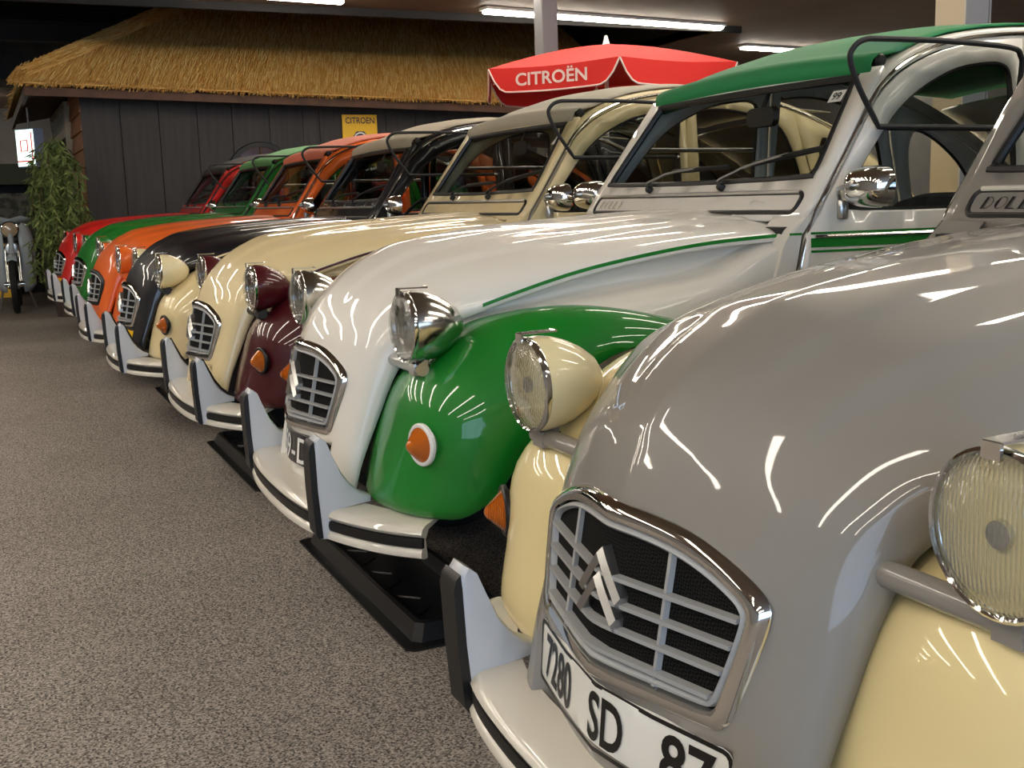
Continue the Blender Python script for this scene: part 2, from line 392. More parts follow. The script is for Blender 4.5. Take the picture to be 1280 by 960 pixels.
# --- front wings
WI = [(.265, .195, .42), (.268, .21, .49), (.272, .235, .58), (.285, .28, .675), (.33, .355, .765), (.41, .45, .82), (.485, .60, .842), (.535, .78, .818), (.555, .96, .765), (.57, 1.14, .68)]
WO = [(.585, .245, .392), (.655, .295, .398), (.692, .36, .445), (.708, .43, .54), (.718, .52, .66), (.722, .63, .742), (.722, .76, .772), (.712, .89, .758), (.69, 1.02, .71), (.645, 1.15, .63)]
WM = [(.47, .125, .395), (.59, .10, .42), (.650, .118, .54), (.705, .145, .715), (.69, .315, .825), (.69, .465, .885), (.695, .62, .895), (.70, .80, .862), (.69, .98, .80), (.65, 1.15, .705)]
def wing():
    a, b, c = cr(WI, 5), cr(WO, 5), cr(WM, 5); rows = []
    for p, q, m_ in zip(a, b, c):
        row = [p*(1-t)**2+m_*2*t*(1-t)+q*t*t for t in [k/14 for k in range(15)]]
        dirn = (q-m_).normalized()
        row += [q+dirn*.006+Vector((-.006, 0, 0)), q+Vector((-.022, .002, 0))]
        rows.append(row)
    return grid(rows)
wg = wing()
add('wl', 'front_wing', wg, 'wing', angle=60); add('wr', 'front_wing', flipx(wg), 'wing', angle=60)
# --- headlight cross bar, headlights
add('bar', 'headlight_bar', tube([(-.535, .262, .726), (.535, .262, .726)], .016, 14), 'bar')
lamp_shell = mesh('shell', lathe([(.0815, .004), (.084, .02), (.081, .045), (.073, .072), (.059, .100), (.041, .124), (.020, .139), (.004, .144)], 40))
lamp_rim = mesh('rim', lathe([(.0765, -.003), (.080, -.006), (.0835, -.003), (.084, .004), (.082, .007), (.0765, .004)], 40, ends=False))
lamp_lens = mesh('lens', lathe([(.078, -.004), (.070, -.012), (.055, -.019), (.035, -.024), (.015, -.026), (.001, -.0265)], 40))
lamp_refl = mesh('reflector', lathe([(.077, .003), (.070, .016), (.055, .036), (.035, .052), (.012, .06), (.0, .06)], 32, ends=False))
lamp_bulb = mesh('bulb_shield', lathe([(0, -.004), (.014, -.002), (.017, .012), (.014, .04), (0, .055)], 16, ends=False))
lamp_clip = mesh('clip', merge(box(-.011, .011, -.012, .052, .0885, .0915), box(-.011, .011, -.014, -.010, .074, .0905), xf(tube([(-.011, .054, .0905), (.011, .054, .0905)], .003, 8), lambda x, y, z: (x, y, z))))
lamp_post = mesh('bracket', merge(sweep([(0, .036, -.074), (0, .036, -.088), (0, .032, -.105)], [(-.02, -.006), (.02, -.006), (.02, .012), (-.02, .012)], up=(0, 1, 0)), box(-.018, .018, .014, .048, -.112, -.084)))
lamp_wire = mesh('cable', tube(cr([(.0, .105, -.05), (.004, .10, -.08), (.0, .08, -.098), (.01, .05, -.09)], 5), .004, 6))
for s, k in ((1, 'l'), (-1, 'r')):
    add('h'+k, 'headlight', lamp_shell, 'lamp', loc=(s*.502, .232, .822))
    for nm, me_, ro in (('rim', lamp_rim, 'chrome'), ('lens', lamp_lens, 'lens'), ('reflector', lamp_refl, 'reflector'), ('bulb_shield', lamp_bulb, 'chrome'), ('clip', lamp_clip, 'chrome'), ('bracket', lamp_post, 'bar'), ('cable', lamp_wire, 'rubber')):
        add('h'+k+nm, nm, me_, ro, 'h'+k)
# --- turn signals on the wings
sig_pr = [(.0, -.006), (.038, -.006)]
for k in range(9):
    r_ = .038-.0033*k; h = .002+.0036*k; sig_pr += [(r_, h), (r_+.0012, h+.0014)]
sig_pr += [(.008, .0355), (.004, .0375), (0, .038)]
def aim(part, n, p):
    q = Vector((0, -1, 0)).rotation_difference(Vector(n).normalized()).to_matrix(); return mv(rot(part, q), *p)
sig_base = lathe([(.0, .034), (.026, .034), (.040, .010), (.049, .006), (.049, -.001), (.046, -.004), (.040, -.004), (.038, .0)], 28)
sig_lens = xf(lathe(sig_pr, 28, ends=False), lambda x, y, z: (x, -y, z))
for s, k in ((1, 'l'), (-1, 'r')):
    n = (s*.26, -.965, .0); p = (s*.612, .224, .569)
    add('s'+k, 'turn_signal', aim(sig_lens, n, p), 'amber', angle=25); add('sb'+k, 'base_ring', aim(sig_base, n, p), 'sigbase', 's'+k)
# --- grille
def loop_from(hf): return hf+[(-x, z) for x, z in reversed(hf[1:-1])]
def inset(hf, k, c=(0, .639)):
    out = []
    for x, z in hf:
        v = Vector((x-c[0], z-c[1])); rx = (.258-k)/.258; rz = (.113-k)/.113
        out.append((x*rx, c[1]+(z-c[1])*rz))
    return out
def ring(k0, k1, d0, d1, dm=None):
    o_ = loop_from(inset(half, k0)); m_ = loop_from(inset(half, (k0+k1)/2)); i_ = loop_from(inset(half, k1)); dm = dm or max(d0, d1)
    fine = lambda L: [(p.x, p.y) for p in cr([(a, b, 0) for a, b in L], 3, True)]
    rows = [[G(x, z, .0) for x, z in fine(o_)], [G(x, z, d0) for x, z in fine(loop_from(inset(half, k0+.002)))], [G(x, z, dm) for x, z in fine(m_)], [G(x, z, d1) for x, z in fine(loop_from(inset(half, k1-.002)))], [G(x, z, .002) for x, z in fine(i_)]]
    return grid(rows, cv=True)
add('grille', 'grille', panel(loop_from(inset(half, .012)), [], lambda a, b: G(a, b, .004), .05), 'mesh')
add('gf', 'grille_frame', ring(0, .022, .012, .014, .017), 'gframe', 'grille', angle=50)
add('gs', 'grille_surround', ring(.0225, .034, .012, .010, .014), 'plastic', 'grille', angle=50)
def xlim(z):   # half width of the opening at height z
    hf = inset(half, .032); best = 0
    for (x0, z0), (x1, z1) in zip(hf, hf[1:]):
        if (z0-z)*(z1-z) <= 0 and abs(z0-z1) > 1e-6: best = max(best, x0+(x1-x0)*(z-z0)/(z1-z0))
    return best
for k in range(4):
    z = .566+.032*k; xl = xlim(z)
    path = [Vector(G(x, z, .007)) for x in [-xl+2*xl*i/24 for i in range(25)]]
    add('slat%d' % k, 'slat', sweep(path, [(-.008, -.0028), (.009, -.0028), (.009, .0028), (-.008, .0028)]), 'plastic', 'grille')
for x in (-.115, .115):
    path = [Vector(G(x, z, .006)) for z in (.548, .60, .66, .716)]
    add('bar%.2f' % x, 'bar', sweep(path, [(-.003, -.006), (.003, -.006), (.003, .006), (-.003, .006)], up=(0, 1, 0)), 'plastic', 'grille')
def chevron(z0, hgt, wd, th):
    pts = [(-wd+wd*k/6, z0+hgt*k/6) for k in range(7)]+[(wd*k/6, z0+hgt-hgt*k/6) for k in range(1, 7)]; rows = []
    for x, z in pts:
        e = th*.95
        rows.append([G(x, z, .002), G(x, z, .016), G(x, z-e*.4, .024), G(x, z-e, .016), G(x, z-e, .002)])
    V, F = grid(rows, cv=True); n = len(rows); F += [(0, 1, 2, 3, 4), tuple((n-1)*5+k for k in (4, 3, 2, 1, 0))]
    return V, F
add('ch1', 'chevron', chevron(.640, .056, .047, .018), 'brushed', 'grille', angle=20); add('ch2', 'chevron', chevron(.612, .052, .044, .018), 'brushed', 'grille', angle=20)
# --- bumper
BP = cr([(0, .012, 0), (.16, .016, 0), (.30, .030, 0), (.40, .056, 0), (.50, .096, 0), (.59, .148, 0), (.655, .205, 0)], 4)
BP = [Vector((-p.x, p.y, 0)) for p in reversed(BP[1:])]+BP
b_prof = [(-.085, .396), (-.015, .392), (.0, .386), (.006, .376), (.002, .368), (-.006, .366), (-.006, .342), (.004, .340), (.010, .332), (.008, .322), (-.002, .317), (-.02, .316), (-.02, .324), (-.014, .360), (-.03, .380), (-.085, .388)]
add('bumper', 'bumper', sweep(BP, b_prof), 'bumper', angle=50)
add('bst', 'rubber_strip', sweep(BP, [(-.007, .3655), (.004, .365), (.006, .354), (.004, .3435), (-.007, .343)]), 'rubber', 'bumper')
ov = [(.040, .571), (.026, .553), (.022, .535), (.024, .44), (.030, .335), (.036, .322), (.075, .317), (.078, .372), (.095, .392), (.165, .399), (.166, .412), (.140, .424), (.118, .444), (.094, .478), (.072, .525), (.056, .560)]
def overrider(x0):
    rows = []
    for dx, k in ((-.030, .82), (-.024, .97), (-.008, 1.0), (.008, 1.0), (.024, .97), (.030, .82)):
        cx, cz = .07, .43
        rows.append([(x0+dx, cx+(y-cx)*(k if k < 1 else 1), z if k == 1 else cz+(z-cz)*(1-(1-k)*.12)) for y, z in ov])
    V, F = grid(rows, cv=True); n = len(ov); F += [tuple(range(n)), tuple(5*n+i for i in range(n))[::-1]]
    return V, F
orub = [(.030, .560), (.022, .552), (.017, .535), (.019, .44), (.025, .335), (.032, .325), (.042, .325), (.034, .44), (.032, .535)]
otr = [(.056, .562), (.072, .527), (.094, .480), (.118, .446), (.140, .426), (.168, .413)]
for s, k in ((1, 'l'), (-1, 'r')):
    x0 = s*.385
    add('o'+k, 'overrider', overrider(x0), 'overrider', angle=45)
    add('or'+k, 'rubber_edge', prism(orub, lambda y, z: (x0-.0305, y, z), lambda y, z: (x0+.0305, y, z)), 'rubber', 'o'+k, angle=30)
    add('ot'+k, 'rubber_trim', tube([(x0-.0, y, z) for y, z in otr], .008, 8, up=(1, 0, 0)), 'otrim', 'o'+k)
# --- body: side skin
TOP = cr([(1.50, 1.34, 0), (1.53, 1.378, 0), (1.58, 1.422, 0), (1.631, 1.455, 0), (1.71, 1.49, 0), (1.797, 1.516, 0), (1.95, 1.54, 0), (2.15, 1.552, 0), (2.4, 1.535, 0), (2.7, 1.465, 0), (3.0, 1.335, 0), (3.25, 1.18, 0), (3.5, .98, 0), (3.68, .78, 0), (3.76, .55, 0)], 4)
def topz(y):
    for a, b in zip(TOP, TOP[1:]):
        if a.x <= y <= b.x: return a.y+(b.y-a.y)*(y-a.x)/(b.x-a.x)
    return TOP[0].y if y < TOP[0].x else TOP[-1].y
def xs(y, z):
    x = .606+.014*math.sin(max(0, min(1, (1.02-z)/.6))*math.pi)
    if z > 1.05: x -= .047*((z-1.05)/.47)**1.3
    if y > 2.5: x -= .13*((y-2.5)/1.25)**2
    return x
def yc(z): return 1.309+(z-1.057)*.69
def sidef(s, off=0): return lambda y, z: (s*(xs(y, z)+off), y, z)
def arc(a, b, dz, n=10):   # points just below the cantrail from y=a to y=b
    return [(a+(b-a)*k/n, topz(a+(b-a)*k/n)-dz) for k in range(n+1)]
fdoor = [(1.262, .36), (1.262, .90), (1.284, 1.0)]+[(yc(z)+.018, z) for z in (1.06, 1.15, 1.25, 1.34)]+[(y, z) for y, z in arc(1.56, 2.055, .030)]+[(2.055, .36)]
fwin = [(1.455, 1.058), (1.415, 1.075), (1.412, 1.10), (1.452, 1.16), (1.545, 1.272), (1.61, 1.334), (1.697, 1.388), (1.809, 1.433), (1.93, 1.452), (1.985, 1.448), (2.010, 1.425), (2.016, 1.37), (2.018, 1.272), (2.018, 1.085), (2.0, 1.06)]
rdoor = [(2.067, .36)]+arc(2.067, 2.62, .030)+[(2.66, 1.30), (2.73, 1.08), (2.76, .90), (2.74, .70), (2.66, .50), (2.60, .36)]
rwin = [(2.115, 1.075), (2.108, 1.10), (2.108, 1.44), (2.125, 1.462), (2.25, 1.470), (2.40, 1.45), (2.53, 1.405), (2.585, 1.34), (2.64, 1.20), (2.655, 1.10), (2.645, 1.07), (2.62, 1.06), (2.14, 1.06)]
rq = [(2.61, .36), (2.67, .50), (2.75, .70), (2.77, .90), (2.742, 1.08), (2.672, 1.30), (2.63, topz(2.63)-.03)]+arc(2.70, 3.68, .030, 12)+[(3.74, .55), (3.70, .40)]
qwin = [(2.80, 1.085), (2.785, 1.12), (2.755, 1.26), (2.765, 1.33), (2.80, 1.35), (2.90, 1.31), (3.02, 1.225), (3.10, 1.13), (3.105, 1.09), (3.08, 1.07), (2.83, 1.07)]
cowl = [(1.195, .36), (1.195, .90), (1.225, .985), (1.283, 1.035)]+[(yc(1.06), 1.06), (yc(1.06)+.012, 1.06), (1.277, 1.0), (1.252, .90), (1.252, .36)]
smooth2 = lambda L, n=3: [(p.x, p.y) for p in cr([(a, b, 0) for a, b in L], n, True)]
fwin, rwin, qwin = smooth2(fwin), smooth2(rwin), smooth2(qwin)
flip = cr([(1.505, 1.272, 0), (1.425, 1.365, 0), (1.383, 1.432, 0), (1.388, 1.462, 0), (1.42, 1.482, 0), (1.48, 1.486, 0), (1.70, 1.488, 0), (1.92, 1.480, 0), (1.965, 1.460, 0), (1.978, 1.42, 0), (1.986, 1.272, 0)], 4)
flip = [(p.x, p.y) for p in flip]
closed = [p for p in fwin if p[1] <= 1.275]
def fx(z): return .622+.035*(z-1.272)/.21
for s, k in ((1, 'l'), (-1, 'r')):
    add('cs'+k, 'cowl_side', panel(cowl, [], sidef(s), .08), 'paint', solid=0)
    add('fd'+k, 'front_door', panel(fdoor, [fwin], sidef(s, .004), .06), 'paint', solid=.025)
    add('fs'+k, 'window_seal', tube([sidef(s, .003)(y, z) for y, z in fwin], .009, 6, True, up=(1, 0, 0)), 'rubber', 'fd'+k)
    up_ = [p for p in fwin if p[1] >= 1.268]; lo = sorted(up_, key=lambda p: p[0])
    add('fg'+k, 'upper_pane', panel(up_, [], sidef(s, -.008), .09), 'glass', 'fd'+k)
    add('fm'+k, 'window_bar', tube([sidef(s, .004)(1.54, 1.272), sidef(s, .004)(2.02, 1.272)], .008, 8), 'chrome_dark', 'fd'+k)
    FL, FXX = (flip, fx) if s > 0 else (closed, lambda z: xs(1.7, z)+.008)
    add('ff'+k, 'flip_window', tube([(s*FXX(z), y, z) for y, z in FL], .0075, 8, True, up=(1, 0, 0)), 'trim', 'fd'+k, label='black framed flap window folded up' if s > 0 else None)
    add('fp'+k, 'flip_pane', panel(FL, [], lambda y, z: (s*FXX(z), y, z), .09), 'glass', 'fd'+k)
    add('fh'+k, 'door_handle', merge(tube(cr([(s*.63, 1.93, .985), (s*.655, 1.94, .985), (s*.655, 2.02, .985), (s*.63, 2.03, .985)], 3), .008, 8)), 'chrome', 'fd'+k)
    add('rd'+k, 'rear_door', panel(rdoor, [rwin], sidef(s, .004), .06), 'paint', solid=.025)
    add('rs'+k, 'window_seal', tube([sidef(s, .003)(y, z) for y, z in rwin], .009, 6, True, up=(1, 0, 0)), 'rubber', 'rd'+k)
    add('rg'+k, 'pane', panel(rwin, [], sidef(s, -.008), .09), 'glass', 'rd'+k)
    add('rq'+k, 'rear_quarter', panel(rq, [qwin], sidef(s), .07), 'paint', solid=.025)
    add('qs'+k, 'window_seal', tube([sidef(s, .0)(y, z) for y, z in qwin], .009, 6, True, up=(1, 0, 0)), 'rubber', 'rq'+k)
    add('qg'+k, 'pane', panel(qwin, [], sidef(s, -.008), .09), 'glass', 'rq'+k)
    # cantrail: from the door tops over the gutter to the fabric
    rows = []
    for p in TOP[:-8]:
        y, t = p.x, p.y; x0 = xs(y, t); w_ = min(1, max(0, (3.6-y)/.8)); ins = sm(1.5, 1.62, y)
        rows.append([(s*x0, y, t-.028), (s*(x0+.004), y, t-.012), (s*(x0-.002), y, t), (s*(x0-.018), y, t+.007), (s*(x0-.065), y+(.0), t+.006)])
    add('ct'+k, 'cantrail', grid(rows), 'paint', angle=50)
    gp = [Vector((s*(.612), yc(z)-.002, z)) for z in (.95, 1.03)]; gp = [Vector((s*.618, 1.262, .90)), Vector((s*.616, 1.285, .985))]+[Vector((s*(xs(1.4, z)+.006), yc(z)+.006, z)) for z in (1.06, 1.12, 1.2, 1.28, 1.34)]+[Vector((s*(xs(p.x, p.y)+.006), p.x, p.y-.014)) for p in TOP[5:45]]
    add('gt'+k, 'rain_gutter', tube(gp, .006, 8, up=(1, 0, 0)), 'gutter', 'ct'+k)
for s, k in ((1, 'l'), (-1, 'r')):
    add('sf'+k, 'scuttle_corner', grid([[(s*.48, y0, z), (s*.56, y0, z), (s*.598, y0+.004, z), (s*.606, y0+.02, z)] for y0, z in ((1.19, .38), (1.19, .70), (1.20, .90), (1.222, .97), (1.245, 1.01), (1.285, 1.045))]), 'paint')
# --- front frame with windscreen
def scr(x, z, off=0.0): return (x, yc(z)-off-.018*(1-(x/.6)**2), z)
wsh = smooth2([(-.50, 1.146), (0, 1.140), (.50, 1.146), (.530, 1.155), (.536, 1.18), (.512, 1.30), (.492, 1.392), (.482, 1.405), (.46, 1.410), (0, 1.413), (-.46, 1.410), (-.482, 1.405), (-.492, 1.392), (-.512, 1.30), (-.536, 1.18), (-.530, 1.155)], 3)
outer = [(-.600, 1.028), (-.3, 1.036), (0, 1.038), (.3, 1.036), (.600, 1.028)]+[(xs(1.4, z), z) for z in (1.1, 1.2, 1.3, 1.38, 1.43)]+[(0, 1.44)]+[(-xs(1.4, z), z) for z in (1.43, 1.38, 1.3, 1.2, 1.1)]
add('front', 'windscreen_frame', panel(outer, [wsh], lambda a, b: scr(a, b), .07), 'paint', solid=.012)
add('ws', 'windscreen', panel(wsh, [], lambda a, b: scr(a, b, -.012), .12), 'glass', 'front')
add('wss', 'windscreen_seal', tube([scr(x, z, .001) for x, z in wsh], .011, 8, True, up=(0, 1, 0)), 'rubber', 'front')
vent = rrect(-.545, .545, 1.056, 1.1065, .018, 4)
vent = [((1-t)*a[0]+t*b[0], (1-t)*a[1]+t*b[1]) for a, b in zip(vent, vent[1:]+vent[:1]) for t in ([0] if abs(a[0]-b[0]) < .1 else [k/12 for k in range(12)])]
add('vent', 'vent_flap', prism(vent, lambda a, b: scr(a, b, -.004), lambda a, b: scr(a, b, .009)), 'paint', 'front', angle=30)
add('vs', 'vent_seal', tube([scr(x, z, .006) for x, z in vent], .0075, 6, True, up=(0, 1, 0)), 'rubber', 'front')
add('vt', 'vent_trim', tube([scr(x, 1.110, .010) for x in [-.53+.106*k for k in range(11)]], .0065, 8), 'venttrim', 'front')
for px, a, b in ((-.218, (-.14, 1.182), (.148, 1.187)), (.179, (.261, 1.19), (.530, 1.222))):
    K = 'wp%.2f' % px; mid = ((a[0]*.45+b[0]*.55), (a[1]*.45+b[1]*.55))
    arm = [Vector(scr(px-.012, 1.136, .012)), Vector(scr(px-.008, 1.150, .03)), Vector(scr((px+a[0])/2, (1.150+a[1])/2, .028)), Vector(scr(a[0], a[1]-.004, .024)), Vector(scr(mid[0], mid[1]+.006, .02))]
    add(K, 'wiper', sweep(cr(arm, 4), [(-.006, -.003), (.006, -.003), (.006, .003), (-.006, .003)]), 'wiper')
    add(K+'p', 'pivot', aim(lathe([(0, .01), (.011, .01), (.012, -.012), (.009, -.018), (0, -.019)], 14), (0, -1, .5), scr(px, 1.126, .008)), 'rubber', K)
    bl = [Vector(scr(a[0]+(b[0]-a[0])*t, a[1]+(b[1]-a[1])*t, .006)) for t in [k/8 for k in range(9)]]
    br = [Vector(scr(a[0]+(b[0]-a[0])*t, a[1]+(b[1]-a[1])*t+.004, .012+.010*math.sin(math.pi*t))) for t in [k/8 for k in range(9)]]
    add(K+'b', 'blade', merge(tube(bl, .0065, 6), tube(br, .005, 6)), 'rubber', K)
# --- fabric roof with rolled front edge
def roof():
    ys = [(1.585, -.072), (1.566, -.068), (1.552, -.050), (1.549, -.030), (1.557, -.012), (1.575, -.001), (1.60, 0), (1.65, 0), (1.72, 0), (1.82, 0), (1.95, 0), (2.10, 0), (2.3, 0), (2.5, 0), (2.7, 0), (2.9, 0)]; rows = []
    for y, dz in ys:
        row = []
        for k in range(25):
            u = -1+2*k/24; W = .536-.04*sm(2.3, 2.9, y); x = W*u; yy = max(y, 1.58)
            z = max(topz(yy)+.015, 1.468)+.036*(1-sm(2.5, 3.0, y)*.4)*(1-abs(u)**2.4)*sm(1.5, 1.85, y)+.016*(1-u*u)*(1-sm(1.58, 1.8, y))
            row.append((x, y-.015*(1-u*u)*(1-sm(1.6, 1.9, y)), z+dz))
        rows.append(row)
    return grid(rows)
add('roof', 'fabric_roof', roof(), 'roof', solid=.006, angle=70)
for s in (1, -1): add('rc%d' % s, 'roof_catch', aim(lathe([(0, .006), (.017, .006), (.019, -.012), (.012, -.02), (0, -.021)], 14), (s, 0, 0), (s*.522, 1.585, 1.452)), 'rubber')
# --- tail
def tail():
    rows = []
    for y in [2.86+.06*k for k in range(15)]+[3.74]:
        t = topz(y)+.02; x0 = xs(y, t)-.05
        rows.append([(x0*u, y, t+.03*(1-u*u)*(1-sm(3.3, 3.7, y))) for u in [-1+k/6 for k in range(13)]])
    rows.append([(x, 3.73, .38) for x, y, z in rows[-1]])
    return grid(rows)
add('tail', 'rear_panel', tail(), 'paint', solid=.01)
rwing = []
for k in range(13):
    a = math.pi*k/12; c, s_ = math.cos(a), math.sin(a)
    rwing.append([(.57, 3.26-.56*c, .36+.44*s_), (.63, 3.26-.54*c, .36+.43*s_), (.68, 3.26-.46*c, .36+.36*s_), (.705, 3.26-.30*c, .36+.22*s_), (.71, 3.26, .36)])
rw = grid(rwing)
add('rwl', 'rear_wing', rw, 'wing', angle=70); add('rwr', 'rear_wing', flipx(rw), 'wing', angle=70)
# --- mirrors
def mirror(s):
    rows = []
    for k in range(9):
        a = math.pi/2*k/8; r_ = math.cos(a)**.55 if k < 8 else .02; h = math.sin(a)
        row = []
        for j in range(28):
            t = 2*math.pi*j/28; c, e = math.cos(t), math.sin(t)
            row.append((.082*r_*abs(c)**.7*(1 if c > 0 else -1), -.066*h, .052*r_*abs(e)**.7*(1 if e > 0 else -1)))
        rows.append(row)
    V, F = grid(rows, cv=True); F.append(tuple(range(28)))
    return rot((V, F), Matrix.Rotation(-s*R(8), 3, 'Z'))
for s, k in ((1, 'l'), (-1, 'r')):
    add('m'+k, 'door_mirror', mv(mirror(s), s*.728, 1.405, 1.118), 'chrome', angle=60)
    add('ma'+k, 'mirror_arm', merge(tube(cr([(s*.622, 1.388, 1.07), (s*.626, 1.375, 1.105), (s*.655, 1.352, 1.116), (s*.70, 1.345, 1.122)], 4), .006, 8), aim(lathe([(0, .0), (.014, 0), (.014, -.016), (.007, -.03), (0, -.03)], 12), (s*.2, -1, 0), (s*.715, 1.352, 1.122))), 'brushed', 'm'+k)
    add('mb'+k, 'mirror_bracket', mv(xf(lathe([(0, -.024), (.013, -.024), (.015, -.018), (.015, .018), (.013, .024), (0, .024)], 12, 'z'), lambda x, y, z: (x, y*1.2, z)), s*.622, 1.392, 1.062), 'brushed', 'm'+k)
# --- inside
add('floorpan', 'floor_pan', merge(box(-.58, .58, 1.20, 3.55, .34, .38), box(-.50, .50, 1.275, 1.295, .36, 1.0)), 'black', angle=20)
add('bay', 'engine_bay', merge(box(-.26, .26, .45, 1.2, .30, .72), box(-.24, .24, .30, .46, .34, .60)), 'black', angle=20)
for s_ in (1, -1): add('inner%d' % s_, 'wheel_housing', box(s_*.26, s_*.53, .62, 1.19, .34, .66), 'black', angle=20)
add('dash', 'dashboard', prism([(1.24, 1.02), (1.40, 1.03), (1.45, 1.0), (1.44, .93), (1.25, .88)], lambda y, z: (-.57, y, z), lambda y, z: (.57, y, z)), 'trim', angle=30)
wheel_c = Vector((.30, 1.60, 1.00)); wm = Matrix.Rotation(R(-35), 3, 'X')
add('steer', 'steering_wheel', merge(mv(rot(tube([(.18*math.cos(2*math.pi*k/28), 0, .18*math.sin(2*math.pi*k/28)) for k in range(28)], .010, 8, True, up=(0, 1, 0)), wm), *wheel_c), mv(rot(tube([(0, -.02, -.0), (-.09, -.02, -.09), (-.125, 0, -.125)], .012, 8, up=(0, 1, 0)), wm), *wheel_c), tube([wheel_c, (.30, 1.40, .86)], .02, 8)), 'trim')
def seat(x0, y0, w_, htop):
    rows = []; N = 30
    for z, dy, k in ((.62, .0, 1), (.70, .01, 1), (.85, .04, 1), (1.0, .075, 1), (htop-.05, .095, .97), (htop-.012, .11, .92), (htop, .14, .85), (htop-.01, .175, .85), (htop-.06, .19, .92), (.9, .16, 1), (.62, .12, 1)):
        rows.append([(x0+w_*k*(-.5+j/N), y0+dy-(.010*abs(math.sin(math.pi*6*j/N)) if dy < .12 else 0), z-(.03*abs(2*j/N-1)**4)) for j in range(N+1)])
    c = []
    for y, z in ((y0+.02, .60), (y0+.0, .66), (y0-.10, .67), (y0-.36, .68), (y0-.44, .66), (y0-.46, .60), (y0-.44, .52), (y0, .50)):
        c.append([(x0+w_*(-.5+j/N), y, z+(.01*abs(math.sin(math.pi*6*j/N)) if z > .62 else 0)) for j in range(N+1)])
    return grid(rows), grid(c)
for key, nm, a in (('seatl', 'front_seat', (.29, 1.98, .50, 1.10)), ('seatr', 'front_seat', (-.29, 1.98, .50, 1.10)), ('seatb', 'rear_seat', (0, 2.80, 1.04, 1.08))):
    bk, cu_ = seat(*a); add(key, nm, cu_, 'seat'); add(key+'b', 'backrest', bk, 'seat', key)
add('rvm', 'rear_view_mirror', merge(prism(rrect(-.075, .075, -.03, .03, .025), lambda a, b: (a+.10, 1.535, b+1.335), lambda a, b: (a*.9+.10, 1.52, b*.9+1.335)), tube([(.10, 1.53, 1.36), (.10, 1.555, 1.41)], .006, 6)), 'rubber')
# --- wheels
tyre = mesh('tyre', lathe([(.19, -.055), (.245, -.062), (.275, -.052), (.284, -.035), (.285, 0), (.284, .035), (.275, .052), (.245, .062), (.19, .055)], 36, 'x', False))
rim_ = mesh('wheel_rim', lathe([(.19, -.05), (.185, -.03), (.15, .02), (.10, .045), (.06, .05), (0, .05)], 28, 'x', False))
cap_ = mesh('hub_cap', lathe([(.085, .045), (.08, .06), (.05, .072), (.0, .076)], 24, 'x', False))
rimm = mesh('wheel_rim', flipx(lathe([(.19, -.05), (.185, -.03), (.15, .02), (.10, .045), (.06, .05), (0, .05)], 28, 'x', False)))
capm = mesh('hub_cap', flipx(lathe([(.085, .045), (.08, .06), (.05, .072), (.0, .076)], 24, 'x', False)))
for s, y, k in ((1, .76, 'fl'), (-1, .76, 'fr'), (1, 3.16, 'rl_'), (-1, 3.16, 'rr_')):
    add('w'+k, 'wheel', tyre, 'tyre', loc=(s*.60, y, .285)); add('wr'+k, 'wheel_rim', rim_ if s > 0 else rimm, 'steel_wheel', 'w'+k); add('wc'+k, 'hub_cap', cap_ if s > 0 else capm, 'chrome', 'w'+k)

# --- plate: a bent sheet that follows the nose
def plate(car, bgm, fgm, text, z0=.418, z1=.512, hw=.244, tx=None, border=None):
    L = rrect(-hw, hw, z0, z1, .014, 3)
    P = obj('number_plate', merge(panel(L, [], lambda a, b: NP(a, b, .012), .02), panel(L, [], lambda a, b: NP(a, b, .004), .03)), bgm, car)
    if border:
        o_ = rrect(-hw, hw, z0, z1, .014, 3); i_ = rrect(-hw+.006, hw-.006, z0+.006, z1-.006, .010, 3)
        dens = lambda Lp: [((1-t)*a[0]+t*b[0], (1-t)*a[1]+t*b[1]) for a, b in zip(Lp, Lp[1:]+Lp[:1]) for t in (0, .25, .5, .75)]
        obj('border', grid([[NP(a, b, .0135) for a, b in dens(o_)], [NP(a, b, .0135) for a, b in dens(i_)]], cv=True), border, P)
    for s, cx, w_, h_, bold in text:
        t = fit_text(s, w_, h_, bold)
        obj('characters', xf(t, lambda a, b, c: NP(a+cx, b+(z0+z1)/2, .0135)), fgm, P)
    return P

